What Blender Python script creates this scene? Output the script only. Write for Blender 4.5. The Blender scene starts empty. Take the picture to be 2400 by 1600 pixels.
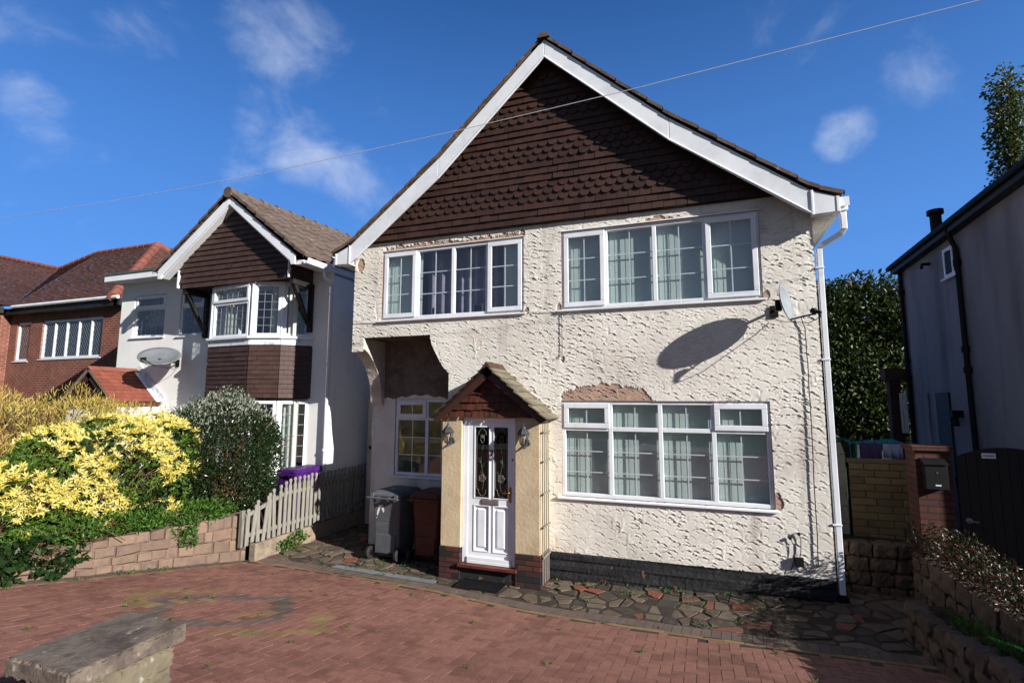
import bpy, math, random
import numpy as np
from math import radians as R, sin, cos, pi
from mathutils import Vector, Matrix

random.seed(7)
rng = np.random.default_rng(11)
C = bpy.context.scene.collection

# ------------------------------------------------------------------ camera
sc = bpy.context.scene
CAM = Vector((0, -7.5, 2.56))
YAW, PIT, ROL = R(19.9), R(6.67), R(0.133)
_f = Vector((-sin(YAW) * cos(PIT), cos(YAW) * cos(PIT), sin(PIT)))
_r0 = Vector((cos(YAW), sin(YAW), 0))
_u0 = _r0.cross(_f)
_r = _r0 * cos(ROL) + _u0 * sin(ROL)
_u = -_r0 * sin(ROL) + _u0 * cos(ROL)
cd = bpy.data.cameras.new('camera')
cam = bpy.data.objects.new('camera', cd)
C.objects.link(cam)
cam.matrix_world = Matrix(((_r.x, _u.x, -_f.x, CAM.x), (_r.y, _u.y, -_f.y, CAM.y), (_r.z, _u.z, -_f.z, CAM.z), (0, 0, 0, 1)))
cd.sensor_width = 36
cd.lens = 18.0
cd.clip_start = 0.05
cd.clip_end = 2000
sc.camera = cam

# ------------------------------------------------------------------ light
SUN_EL, SUN_AZ = R(22.8), R(109.5)      # azimuth clockwise from +Y
sun_dir = Vector((sin(SUN_AZ) * cos(SUN_EL), cos(SUN_AZ) * cos(SUN_EL), sin(SUN_EL)))
sl = bpy.data.lights.new('sun', 'SUN')
sl.energy = 5.0
sl.angle = R(0.5)
sl.color = (1.0, 0.955, 0.89)
so = bpy.data.objects.new('sun', sl)
C.objects.link(so)
so.rotation_euler = sun_dir.to_track_quat('Z', 'Y').to_euler()
so.location = (20, -20, 30)

w = bpy.data.worlds.new('World')
sc.world = w
w.use_nodes = True
nt = w.node_tree
nt.nodes.clear()
N = nt.nodes.new
L = nt.links.new
out = N('ShaderNodeOutputWorld')
bg = N('ShaderNodeBackground')
bg.inputs['Strength'].default_value = 0.05
sky = N('ShaderNodeTexSky')
sky.sky_type = 'NISHITA'
sky.sun_disc = False
sky.sun_elevation = SUN_EL
sky.sun_rotation = SUN_AZ
sky.altitude = 100
sky.air_density = 1.0
sky.dust_density = 0.3
sky.ozone_density = 4.0
tc = N('ShaderNodeTexCoord')
hsv = N('ShaderNodeHueSaturation')
hsv.inputs['Saturation'].default_value = 1.3
hsv.inputs['Value'].default_value = 0.72
L(sky.outputs[0], hsv.inputs['Color'])
noi = N('ShaderNodeTexNoise')
noi.inputs['Scale'].default_value = 6.5
noi.inputs['Detail'].default_value = 12
noi.inputs['Roughness'].default_value = 0.6
noi.inputs['Distortion'].default_value = 0.35
mp = N('ShaderNodeMapping')
mp.inputs['Scale'].default_value = (1, 1, 1.6)
L(tc.outputs['Generated'], mp.inputs['Vector'])
L(mp.outputs[0], noi.inputs['Vector'])


def raydir(px, py):
    d = _f + _r * ((px - 1200) / 1200) - _u * ((py - 800) / 1200)
    return d.normalized()


# cloud patches: direction from the garden, angular radius, strength
clouds = [((690, 60), 8.5, .5), ((590, 20), 5, .3), ((620, 290), 5.5, .5), ((720, 360), 5.5, .82), ((820, 420), 5.0, .82),
          ((870, 470), 4.5, .7), ((950, 420), 4.5, .55), ((90, 235), 3.6, .55), ((60, 90), 5, .3), ((1975, 320), 3.4, .95),
          ((1840, 60), 6, .5), ((1640, 120), 5, .28), ((1250, 330), 4, .3), ((180, 560), 4.5, .55), ((90, 540), 4, .45), ((2160, 560), 4, .5),
          ((330, 60), 5, .3), ((560, 420), 4, .35), ((2300, 60), 8, .3)]
acc = None
for (px, py), rad, st in clouds:
    d = raydir(px, py)
    dp = N('ShaderNodeVectorMath')
    dp.operation = 'DOT_PRODUCT'
    L(tc.outputs['Generated'], dp.inputs[0])
    dp.inputs[1].default_value = d
    mr = N('ShaderNodeMapRange')
    mr.interpolation_type = 'SMOOTHSTEP'
    mr.inputs['From Min'].default_value = cos(R(rad))
    mr.inputs['From Max'].default_value = 1.0
    mr.inputs['To Max'].default_value = st
    L(dp.outputs['Value'], mr.inputs['Value'])
    if acc is None:
        acc = mr.outputs[0]
    else:
        mx = N('ShaderNodeMath')
        mx.operation = 'MAXIMUM'
        L(acc, mx.inputs[0])
        L(mr.outputs[0], mx.inputs[1])
        acc = mx.outputs[0]
ad = N('ShaderNodeMath')
ad.operation = 'MULTIPLY_ADD'
ad.inputs[1].default_value = 2.3
L(noi.outputs[0], ad.inputs[0])
L(acc, ad.inputs[2])
cm = N('ShaderNodeMapRange')
cm.interpolation_type = 'SMOOTHSTEP'
cm.inputs['From Min'].default_value = 1.45
cm.inputs['From Max'].default_value = 2.75
cm.inputs['To Max'].default_value = 0.7
L(ad.outputs[0], cm.inputs['Value'])
# clear autumn blue towards the horizon
sx_ = N('ShaderNodeSeparateXYZ')
L(tc.outputs['Generated'], sx_.inputs[0])
hz = N('ShaderNodeMapRange')
hz.interpolation_type = 'SMOOTHSTEP'
hz.inputs['From Min'].default_value = 0.95
hz.inputs['From Max'].default_value = -0.05
hz.inputs['To Max'].default_value = 0.92
L(sx_.outputs['Z'], hz.inputs['Value'])
sm = N('ShaderNodeMix')
sm.data_type = 'RGBA'
L(hz.outputs[0], sm.inputs['Factor'])
tn = N('ShaderNodeMix')
tn.data_type = 'RGBA'
tn.blend_type = 'MULTIPLY'
tn.inputs['Factor'].default_value = 1.0
tn.inputs['B'].default_value = (.95, 1.0, 1.5, 1)
L(hsv.outputs[0], tn.inputs['A'])
L(tn.outputs['Result'], sm.inputs['A'])
sm.inputs['B'].default_value = (1.5, 4.2, 10.6, 1)
mix = N('ShaderNodeMix')
mix.data_type = 'RGBA'
L(cm.outputs[0], mix.inputs['Factor'])
# unseen sky behind the camera: grey tone added to neutralise the blue fill light
bk = N('ShaderNodeMapRange')
bk.interpolation_type = 'SMOOTHSTEP'
bk.inputs['From Min'].default_value = 0.15
bk.inputs['From Max'].default_value = -0.45
bk.inputs['To Max'].default_value = 0.9
L(sx_.outputs['Y'], bk.inputs['Value'])
sm2 = N('ShaderNodeMix')
sm2.data_type = 'RGBA'
L(bk.outputs[0], sm2.inputs['Factor'])
L(sm.outputs['Result'], sm2.inputs['A'])
sm2.inputs['B'].default_value = (1.35, 1.75, 2.7, 1)
L(sm2.outputs['Result'], mix.inputs['A'])
mix.inputs['B'].default_value = (8.0, 8.8, 10.6, 1)
L(mix.outputs['Result'], bg.inputs['Color'])
L(bg.outputs[0], out.inputs['Surface'])

sc.view_settings.view_transform = 'Standard'
sc.view_settings.look = 'None'
sc.view_settings.exposure = 0.85
sc.view_settings.gamma = 1.0
sc.view_settings.use_curve_mapping = False
sc.render.engine = 'CYCLES'
sc.cycles.max_bounces = 6
sc.cycles.transparent_max_bounces = 12
sc.cycles.use_denoising = True


# ------------------------------------------------------------------ materials
def hexc(h):
    h = h.lstrip('#')
    c = [int(h[i:i + 2], 16) / 255 for i in (0, 2, 4)]
    return tuple(((v / 12.92) if v <= .04045 else ((v + .055) / 1.055) ** 2.4) for v in c)


def base(name):
    m = bpy.data.materials.new(name)
    m.use_nodes = True
    n = m.node_tree
    p = n.nodes['Principled BSDF']
    return m, n, p


def M(name, cols, scale=6, rough=.8, bump=0.0, bscale=60, island=0.0, spec=.4, metal=0.0, detail=6, stretch=(1, 1, 1), trans=0.0, spots=None, rvar=0.0):
    """procedural surface: colours mixed by noise and (island) by a random value per loose piece"""
    m, n, p = base(name)
    Nn, Ll = n.nodes.new, n.links.new
    t = Nn('ShaderNodeTexCoord')
    mpn = Nn('ShaderNodeMapping')
    mpn.inputs['Scale'].default_value = stretch
    Ll(t.outputs['Object'], mpn.inputs['Vector'])
    no = Nn('ShaderNodeTexNoise')
    no.inputs['Scale'].default_value = scale
    no.inputs['Detail'].default_value = detail
    no.inputs['Roughness'].default_value = .65
    Ll(mpn.outputs[0], no.inputs['Vector'])
    mr = Nn('ShaderNodeMapRange')
    mr.inputs['From Min'].default_value = .28
    mr.inputs['From Max'].default_value = .72
    Ll(no.outputs[0], mr.inputs['Value'])
    fac = mr.outputs[0]
    if island > 0:
        g = Nn('ShaderNodeNewGeometry')
        mi = Nn('ShaderNodeMix')
        mi.inputs['Factor'].default_value = island
        Ll(fac, mi.inputs['A'])
        Ll(g.outputs['Random Per Island'], mi.inputs['B'])
        fac = mi.outputs[0]
    rp = Nn('ShaderNodeValToRGB')
    el = rp.color_ramp.elements
    while len(el) < len(cols):
        el.new(.5)
    for i, c in enumerate(cols):
        el[i].position = i / (len(cols) - 1) if len(cols) > 1 else 0
        el[i].color = (*(hexc(c) if isinstance(c, str) else c), 1)
    Ll(fac, rp.inputs[0])
    col = rp.outputs[0]
    if spots:
        sc_, lo, c2, amt = spots
        v = Nn('ShaderNodeTexNoise')
        v.inputs['Scale'].default_value = sc_
        v.inputs['Detail'].default_value = 4
        Ll(t.outputs['Object'], v.inputs['Vector'])
        m2 = Nn('ShaderNodeMapRange')
        m2.inputs['From Min'].default_value = lo
        m2.inputs['From Max'].default_value = lo + .08
        m2.inputs['To Max'].default_value = amt
        Ll(v.outputs[0], m2.inputs['Value'])
        mc = Nn('ShaderNodeMix')
        mc.data_type = 'RGBA'
        Ll(m2.outputs[0], mc.inputs['Factor'])
        Ll(col, mc.inputs['A'])
        mc.inputs['B'].default_value = (*hexc(c2), 1)
        col = mc.outputs['Result']
    Ll(col, p.inputs['Base Color'])
    p.inputs['Roughness'].default_value = rough
    p.inputs['Metallic'].default_value = metal
    p.inputs['Specular IOR Level'].default_value = spec
    if bump:
        b2 = Nn('ShaderNodeTexNoise')
        b2.inputs['Scale'].default_value = bscale
        b2.inputs['Detail'].default_value = 5
        Ll(mpn.outputs[0], b2.inputs['Vector'])
        bp = Nn('ShaderNodeBump')
        bp.inputs['Strength'].default_value = 1
        bp.inputs['Distance'].default_value = bump
        Ll(b2.outputs[0], bp.inputs['Height'])
        Ll(bp.outputs[0], p.inputs['Normal'])
    if trans:
        tr = Nn('ShaderNodeBsdfTranslucent')
        Ll(col, tr.inputs['Color'])
        ms = Nn('ShaderNodeMixShader')
        ms.inputs[0].default_value = trans
        Ll(p.outputs[0], ms.inputs[1])
        Ll(tr.outputs[0], ms.inputs[2])
        o = n.nodes['Material Output']
        Ll(ms.outputs[0], o.inputs['Surface'])
    return m


def brick_mat(name, c1, c2, mortar, bw=.225, rh=.075, ms=.01, rough=.85, bump=.004, bias=0.0):
    m, n, p = base(name)
    Nn, Ll = n.nodes.new, n.links.new
    t = Nn('ShaderNodeTexCoord')
    s = Nn('ShaderNodeSeparateXYZ')
    Ll(t.outputs['Object'], s.inputs[0])
    a = Nn('ShaderNodeMath')
    a.operation = 'ADD'
    Ll(s.outputs['X'], a.inputs[0])
    Ll(s.outputs['Y'], a.inputs[1])
    c = Nn('ShaderNodeCombineXYZ')
    Ll(a.outputs[0], c.inputs['X'])
    Ll(s.outputs['Z'], c.inputs['Y'])
    b = Nn('ShaderNodeTexBrick')
    b.inputs['Scale'].default_value = 1
    b.inputs['Brick Width'].default_value = bw
    b.inputs['Row Height'].default_value = rh
    b.inputs['Bias'].default_value = bias
    b.inputs['Mortar Size'].default_value = ms
    b.inputs['Color1'].default_value = (*hexc(c1), 1)
    b.inputs['Color2'].default_value = (*hexc(c2), 1)
    b.inputs['Mortar'].default_value = (*hexc(mortar), 1)
    Ll(c.outputs[0], b.inputs['Vector'])
    no = Nn('ShaderNodeTexNoise')
    no.inputs['Scale'].default_value = 3
    no.inputs['Detail'].default_value = 8
    Ll(t.outputs['Object'], no.inputs['Vector'])
    mx = Nn('ShaderNodeMix')
    mx.data_type = 'RGBA'
    mx.blend_type = 'MULTIPLY'
    mx.inputs['Factor'].default_value = .6
    rp = Nn('ShaderNodeValToRGB')
    rp.color_ramp.elements[0].position = .3
    rp.color_ramp.elements[0].color = (.4, .36, .34, 1)
    rp.color_ramp.elements[1].position = .65
    rp.color_ramp.elements[1].color = (1, 1, 1, 1)
    Ll(no.outputs[0], rp.inputs[0])
    Ll(b.outputs['Color'], mx.inputs['A'])
    Ll(rp.outputs[0], mx.inputs['B'])
    Ll(mx.outputs['Result'], p.inputs['Base Color'])
    p.inputs['Roughness'].default_value = rough
    bp = Nn('ShaderNodeBump')
    bp.inputs['Distance'].default_value = bump
    bp.invert = True
    Ll(b.outputs['Fac'], bp.inputs['Height'])
    Ll(bp.outputs[0], p.inputs['Normal'])
    return m


def glass_mat(name, tint=(.88, .93, .93), ior=1.74):
    m, n, p = base(name)
    n.nodes.remove(p)
    Nn, Ll = n.nodes.new, n.links.new
    tr = Nn('ShaderNodeBsdfTransparent')
    tr.inputs[0].default_value = (*tint, 1)
    gl = Nn('ShaderNodeBsdfGlossy')
    gl.inputs['Roughness'].default_value = 0.0
    gl.inputs['Color'].default_value = (.95, .97, 1, 1)
    no = Nn('ShaderNodeTexNoise')
    no.inputs['Scale'].default_value = 1.6
    no.inputs['Detail'].default_value = 1
    t = Nn('ShaderNodeTexCoord')
    Ll(t.outputs['Object'], no.inputs['Vector'])
    bp = Nn('ShaderNodeBump')
    bp.inputs['Distance'].default_value = .006
    Ll(no.outputs[0], bp.inputs['Height'])
    Ll(bp.outputs[0], gl.inputs['Normal'])
    # Schlick reflectance from either side of the pane
    ge = Nn('ShaderNodeNewGeometry')
    dt = Nn('ShaderNodeVectorMath')
    dt.operation = 'DOT_PRODUCT'
    Ll(ge.outputs['Incoming'], dt.inputs[0])
    Ll(ge.outputs['Normal'], dt.inputs[1])
    ab = Nn('ShaderNodeMath')
    ab.operation = 'ABSOLUTE'
    Ll(dt.outputs['Value'], ab.inputs[0])
    om = Nn('ShaderNodeMath')
    om.operation = 'SUBTRACT'
    om.inputs[0].default_value = 1
    Ll(ab.outputs[0], om.inputs[1])
    pw = Nn('ShaderNodeMath')
    pw.operation = 'POWER'
    pw.inputs[1].default_value = 5
    Ll(om.outputs[0], pw.inputs[0])
    f0 = 2 * ((ior - 1) / (ior + 1)) ** 2
    ma = Nn('ShaderNodeMath')
    ma.operation = 'MULTIPLY_ADD'
    ma.inputs[1].default_value = 1 - f0
    ma.inputs[2].default_value = f0
    Ll(pw.outputs[0], ma.inputs[0])
    ms = Nn('ShaderNodeMixShader')
    Ll(ma.outputs[0], ms.inputs[0])
    Ll(tr.outputs[0], ms.inputs[1])
    Ll(gl.outputs[0], ms.inputs[2])
    Ll(ms.outputs[0], n.nodes['Material Output'].inputs['Surface'])
    return m


K = {}
K['render'] = M('scalloped_render', ['#b4aea4', '#cfcac1', '#dfdbd3', '#d8d3ca'], .9, .92, .0012, 120, detail=10, spots=(1.3, .62, '#c9bbae', .5))


def add_runs(m, c2, amt, stretch, lo):
    """long vertical dirt runs over an existing colour"""
    n = m.node_tree
    p = n.nodes['Principled BSDF']
    src = p.inputs['Base Color'].links[0].from_socket
    t = n.nodes.new('ShaderNodeTexCoord')
    mp_ = n.nodes.new('ShaderNodeMapping')
    mp_.inputs['Scale'].default_value = stretch
    n.links.new(t.outputs['Object'], mp_.inputs[0])
    no = n.nodes.new('ShaderNodeTexNoise')
    no.inputs['Scale'].default_value = 1
    no.inputs['Detail'].default_value = 8
    no.inputs['Roughness'].default_value = .7
    n.links.new(mp_.outputs[0], no.inputs[0])
    mr = n.nodes.new('ShaderNodeMapRange')
    mr.inputs['From Min'].default_value = lo
    mr.inputs['From Max'].default_value = lo + .22
    mr.inputs['To Max'].default_value = amt
    n.links.new(no.outputs[0], mr.inputs[0])
    mx_ = n.nodes.new('ShaderNodeMix')
    mx_.data_type = 'RGBA'
    mx_.blend_type = 'MULTIPLY'
    n.links.new(mr.outputs[0], mx_.inputs['Factor'])
    n.links.new(src, mx_.inputs['A'])
    mx_.inputs['B'].default_value = (*hexc(c2), 1)
    n.links.new(mx_.outputs['Result'], p.inputs['Base Color'])



add_runs(K['render'], '#857a70', .6, (2.6, 2.6, .3), .55)
K['bare'] = M('bare_render', ['#8d7566', '#a98f7f', '#b89c8a'], 5, .95, .002, 90)
K['shade_render'] = M('shaded_render', ['#8f867d', '#b5aca2', '#cdc5bb'], 1.6, .9, .0012, 120)  # darker copy of the scalloped render, shade put into its colour
K['rough_render'] = M('rough_render', ['#8f867a', '#c2b8ab', '#d8cfc4'], 2, .92, .02, 13)
K['grime_shade'] = M('grimy_shaded_render', ['#4b403a', '#5f534b', '#75685f', '#544841'], 3, .95, .002, 90)  # dirt and the shade under the overhang, both put into this colour
K['plinth'] = M('black_plinth_paint', ['#141416', '#202022', '#2b2b2e'], 4, .75, .006, 26, spots=(7, .655, '#9c6a58', .8))
K['upvc'] = M('white_upvc', ['#cdd1d6', '#dce0e6', '#e5e9ee'], 2.2, .36, spots=(5, .67, '#b9b6ae', .35), spec=.5)
K['upvc_dirty'] = M('weathered_upvc', ['#cfcfce', '#e6e6e6', '#f0f0f0'], 4, .42, spec=.5)
K['soffit'] = M('soffit_board', ['#b9b2a8', '#d6d0c8'], 3, .6)
K['tile_hung'] = M('brown_hung_tiles', ['#2a1815', '#33201b', '#3d2721', '#35221d'], 4, .62, .0008, 120, island=.55)
K['tile_hung2'] = M('neighbour_hung_tiles', ['#352521', '#402d28', '#4a352f'], 4, .62, .0008, 120, island=.55)
K['roof_dark'] = M('roof_tiles_dark', ['#3b2f28', '#52433a', '#665447', '#4a3a30'], 5, .92, .004, 60, spots=(9, .62, '#8a8170', .7))
K['roof_brown'] = M('roof_tiles_brown', ['#453a34', '#554841', '#62554c', '#4c403a'], 4, .9, .003, 70, spots=(8, .66, '#a89f8c', .6))
K['backing'] = M('dark_backing', ['#120d0c', '#1a1311'], 5, .9)
K['timber_red'] = M('stained_shingle', ['#20130f', '#341d16', '#57291b', '#281813'], 7, .7, .002, 60, island=.4, stretch=(3, 3, .4))
K['shingle_grey'] = M('weathered_shingle', ['#443f36', '#625b4c', '#7c7361', '#524b3f'], 6, .9, .002, 60, island=.5)
K['shingle_edge'] = M('dark_shingle_edge', ['#221a16', '#3d2c23', '#56392a'], 6, .9, .002, 50, island=.5)
K['cream'] = M('cream_masonry_paint', ['#a5937a', '#b9a78a', '#c4b396'], 2.5, .85, .005, 22, spots=(4, .665, '#a79a92', .8))
K['brickbase'] = brick_mat('black_red_brick_base', '#1b1a1b', '#6f3024', '#111112', .225, .075, .009, .75, .006, -.35)
K['sill_red'] = M('red_brown_tile_step', ['#3d1c18', '#5a2a24', '#6a342c'], 6, .45, .001, 60)
K['glass'] = glass_mat('window_glass')
K['glass_dark'] = glass_mat('door_glass', (.12, .12, .13), 1.4)
K['blind'] = M('vertical_blind', ['#c3d0cc', '#ccd8d4', '#d5dfdb'], 3, .75, island=.25, trans=.25)
K['curtain'] = M('mauve_curtain', ['#6a6174', '#7d7387', '#8d8394'], 3, .85)
K['net'] = M('pale_curtain', ['#b9bdb6', '#cfd3cb'], 3, .85, trans=.2)
K['lead'] = M('lead_line', ['#75777a', '#94969a'], 10, .5, metal=.3)
K['came'] = M('door_came', ['#85867f', '#a2a39b'], 10, .45)
K['green_came'] = M('door_came_green', ['#4f6a5a', '#5f7a69'], 10, .45)
K['rose_came'] = M('door_came_rose', ['#7d5a58', '#8d6a66'], 10, .45)
K['metal_grey'] = M('grey_plate', ['#77716d', '#8c8682'], 8, .4, metal=.5)
K['brass'] = M('brass', ['#7a5a24', '#a57f3a'], 8, .3, metal=.9)
K['black'] = M('black_plastic', ['#0c0c0e', '#161618'], 8, .6, spec=.2)
K['lantern'] = M('lantern_metal', ['#26282b', '#3a3d41', '#4c5055'], 12, .5, .001, 80, metal=.3)
K['lampglass'] = glass_mat('lamp_glass', (.8, .78, .7), 1.5)
K['bin_grey'] = M('grey_bin_plastic', ['#484b50', '#53565b', '#5f6267'], 6, .5, .0006, 150)
K['bin_brown'] = M('brown_bin_plastic', ['#43211a', '#522a20', '#5e3226'], 6, .45, .0006, 150)
K['bin_purple'] = M('purple_bin_plastic', ['#2e1047', '#3b165b', '#471c6b'], 6, .4)
K['white_mark'] = M('white_print', ['#c9c9c9', '#e2e2e2'], 8, .6)
K['rubber'] = M('rubber', ['#151515', '#242424'], 10, .7, .002, 60)
K['stone'] = M('pinkish_stone', ['#4f433a', '#6b5a4c', '#7d6858', '#5e5048', '#735d50', '#877362'], 4, .92, .012, 22, island=.65, spots=(6, .67, '#55504c', .6))
K['kerbstone'] = M('kerb_concrete', ['#54493c', '#75695a', '#8b7c6b', '#5f5a44'], 5, .95, .008, 25)
K['mortar'] = M('pink_mortar', ['#6e564b', '#80665a'], 8, .95, .004, 40)
K['pierstone'] = M('grey_pier_stone', ['#453e31', '#5e5646', '#736a58', '#514939'], 5, .95, .01, 22, island=.4, spots=(10, .63, '#a9a79c', .8))
K['capstone'] = M('concrete_cap', ['#37302b', '#50463f', '#6c6156', '#423a34'], 7, .95, .004, 70, spots=(17, .68, '#a5a297', .8), detail=10)
K['wood'] = M('silvered_picket_wood', ['#524e46', '#6d6960', '#86827a', '#73716a'], 7, .9, .003, 40, island=.35, stretch=(6, 6, .6))
K['brick_red'] = M('red_paver', ['#624237', '#7a5145', '#8b6053', '#6f493e', '#83594c'], 1.6, .9, .0022, 110, island=.36, spots=(19, .72, '#a59a90', .7))
K['brick_char'] = M('charcoal_paver', ['#544640', '#62534c', '#6c5c55'], 3, .9, .0022, 110, island=.6, spots=(15, .68, '#aaa6a2', .6))
K['brick_buff'] = M('buff_paver', ['#6d553b', '#816847', '#8d7552'], 5, .9, .0022, 110, island=.6)
for _n in ('brick_red', 'brick_char', 'brick_buff'):
    add_runs(K[_n], '#9a8f86', .6, (.9, .9, .9), .5)       # broad stains and tyre dirt
    add_runs(K[_n], '#7d7470', .7, (55, 55, 55), .5)        # coarse grain
K['sand'] = M('joint_sand', ['#231c16', '#332a21', '#3b3526'], 8, 1, .003, 60)
K['crazy'] = M('crazy_stone', ['#3d352d', '#544a3f', '#675b4d', '#524338', '#604f42', '#463d36', '#38332e', '#695b46'], 3, .9, .005, 40, island=.75, spots=(9, .6, '#3a3226', .75))
K['crazy_red'] = M('crazy_stone_red', ['#694032', '#5c4136', '#654338', '#80442f', '#5e4237'], 3, .9, .004, 50, island=.8, spots=(9, .62, '#4a3a2c', .7))
K['crazy_mortar'] = M('dark_joint', ['#221b15', '#342a22', '#40362b', '#37322a'], 6, .95, .006, 40)
K['soil'] = M('soil', ['#1b140e', '#2c2118', '#3a2c20'], 6, 1, .02, 20)
K['lawn'] = M('rough_grass_ground', ['#1c2a0d', '#2c3d15', '#39491c'], 3, 1, .03, 30)
K['tarmac'] = M('tarmac', ['#2b2b2c', '#3a3a3a'], 6, .95, .004, 90)
K['white_wall'] = M('white_painted_render', ['#dadbd9', '#e6e6e3', '#ecebe8'], 1.2, .85, .001, 80)
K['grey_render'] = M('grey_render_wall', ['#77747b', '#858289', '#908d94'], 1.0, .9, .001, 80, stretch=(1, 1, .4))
add_runs(K['grey_render'], '#6b6762', .55, (1.6, 1.6, .22), .48)
add_runs(K['white_wall'], '#a39d94', .4, (2.2, 2.2, .3), .56)
add_runs(K['upvc'], '#a8a59c', .35, (5, 5, .8), .58)
K['flat_roof'] = M('roofing_felt', ['#3f4a46', '#52605a'], 6, .95)
K['white_board'] = M('white_fascia', ['#dcdfe6', '#eceef3'], 2, .4, spec=.5)
K['black_wood'] = M('black_timber', ['#0d0c0c', '#1d1a19', '#2a2624'], 8, .6, .003, 40, spots=(12, .66, '#8e8a86', .5))
K['flash'] = M('lead_flashing_white', ['#b9bcc4', '#d9dce2', '#7e8086'], 9, .6, .002, 50)
K['red_brick'] = brick_mat('red_brick_wall', '#70362a', '#804335', '#8c7060', .225, .075, .012, .9, .003)
K['plain_tile'] = M('plain_clay_tiles', ['#33231e', '#4b3026', '#5d3a2c', '#3c2a22'], 1.3, .9, .002, 80, island=.5)
K['plain_tile2'] = M('plain_clay_tiles_red', ['#3a2520', '#4d3028', '#5d3b2f', '#433028'], 1.3, .9, .002, 80, island=.5)
K['ridge_red'] = M('red_ridge_tile', ['#663a30', '#7a473a', '#885747'], 6, .85, .002, 70, island=.4)
K['porch_tile'] = M('red_felt_shingle', ['#663529', '#773f31', '#824837', '#6d382c'], 3, .85, .001, 100, island=.6)
K['brown_wood'] = M('brown_stained_wood', ['#2e1813', '#45251d'], 7, .6, stretch=(1, 6, 6))
K['dish'] = M('dish_grey', ['#737a80', '#858c92'], 8, .5)
K['dish_mesh'] = M('dish_mesh_grey', ['#6f7478', '#82878b'], 8, .35, metal=.3)
K['gate'] = M('dark_gate_wood', ['#0f0605', '#190a08', '#21100d'], 7, .6, .002, 40, stretch=(6, 6, .6))
K['pier_brick'] = brick_mat('orange_brick', '#55291d', '#5f3123', '#2f2520', .225, .075, .011, .9, .004)  # brick darkened in its colour to carry the passage shade
K['buff_block'] = M('buff_walling_block', ['#4f4230', '#62523a', '#736244', '#564833'], 4, .95, .006, 30, island=.6)  # shade of the side passage worked into the block colour
K['concrete'] = M('concrete_panel', ['#7b7267', '#948a7e'], 4, .95, .003, 60)
K['darkstone'] = M('dark_pink_stone', ['#43352e', '#574639', '#645446'], 4, .95, .008, 25, island=.5)  # stone colour lowered so it reads as shaded
K['turq'] = M('turquoise_rail', ['#1f8fa3', '#2aa6ba'], 8, .4)
K['towel'] = M('purple_towel', ['#5a4064', '#6f5079'], 8, .9)
K['sheet'] = M('pale_cloth', ['#a9a9c0', '#c4c4d4'], 8, .9)
K['wire'] = M('pale_wire', ['#c6c8cc', '#dcdee2'], 8, .5)
K['green_hose'] = M('green_hose', ['#1f8f3a', '#2bb04a'], 8, .4)
K['drain'] = M('galvanised_grate', ['#6f7474', '#8f9595'], 9, .5, metal=.4)
# foliage
K['yel'] = M('choisya_yellow', ['#b79f22', '#cdbc44', '#dcd174', '#e5dea0', '#c2ae30'], 1.2, .5, island=.75, trans=.25)
K['yelg'] = M('choisya_green', ['#2a4012', '#3d591c', '#587528', '#80943c'], 1.2, .5, island=.75, trans=.25)
K['dark'] = M('olearia_leaf', ['#131c0c', '#1d2b14', '#28381c', '#324226'], 1.5, .28, island=.75, trans=.12)
K['silver'] = M('olearia_pale_leaf', ['#47513f', '#687060', '#8c9284', '#a5a99c'], 1.5, .45, island=.8, trans=.15)
K['gold'] = M('golden_spray', ['#6b5a20', '#8f7a30', '#b09a48', '#c8b468', '#75701f'], 1.5, .7, island=.75, trans=.2)
K['goldg'] = M('hedge_green', ['#222c10', '#34401a', '#4a5322'], 1.5, .7, island=.75, trans=.2)
K['green'] = M('fresh_green_leaf', ['#20380f', '#304f17', '#456a22', '#5b7f31'], 2, .5, island=.75, trans=.25)
K['bramble'] = M('bramble_leaf', ['#182a12', '#223a19', '#2d4a20'], 2, .5, island=.75, trans=.2)
K['treeleaf'] = M('tree_leaf', ['#141f0b', '#202f11', '#2f4118', '#435220', '#5a3f20'], .5, .45, island=.75, trans=.2)
K['poplarleaf'] = M('poplar_leaf', ['#2b3614', '#3f4b1d', '#56602a', '#6f7236'], .5, .5, island=.75, trans=.25)
K['bark'] = M('bark', ['#2b2119', '#463729', '#56463a'], 6, .95, .01, 25, stretch=(3, 3, .6))
K['twig'] = M('twig', ['#3b2a1c', '#5b4130', '#6f5440'], 6, .9)
K['redflower'] = M('crimson_petal', ['#a3162e', '#c4203c', '#8f1226'], 8, .5, island=.6, trans=.2)
K['redberry'] = M('cotoneaster_leaf', ['#141c0d', '#202b13', '#2d3819', '#432017', '#632318'], 2, .4, island=.85, trans=.15)  # leaf colours darkened to stand in for shade on the right


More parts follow.
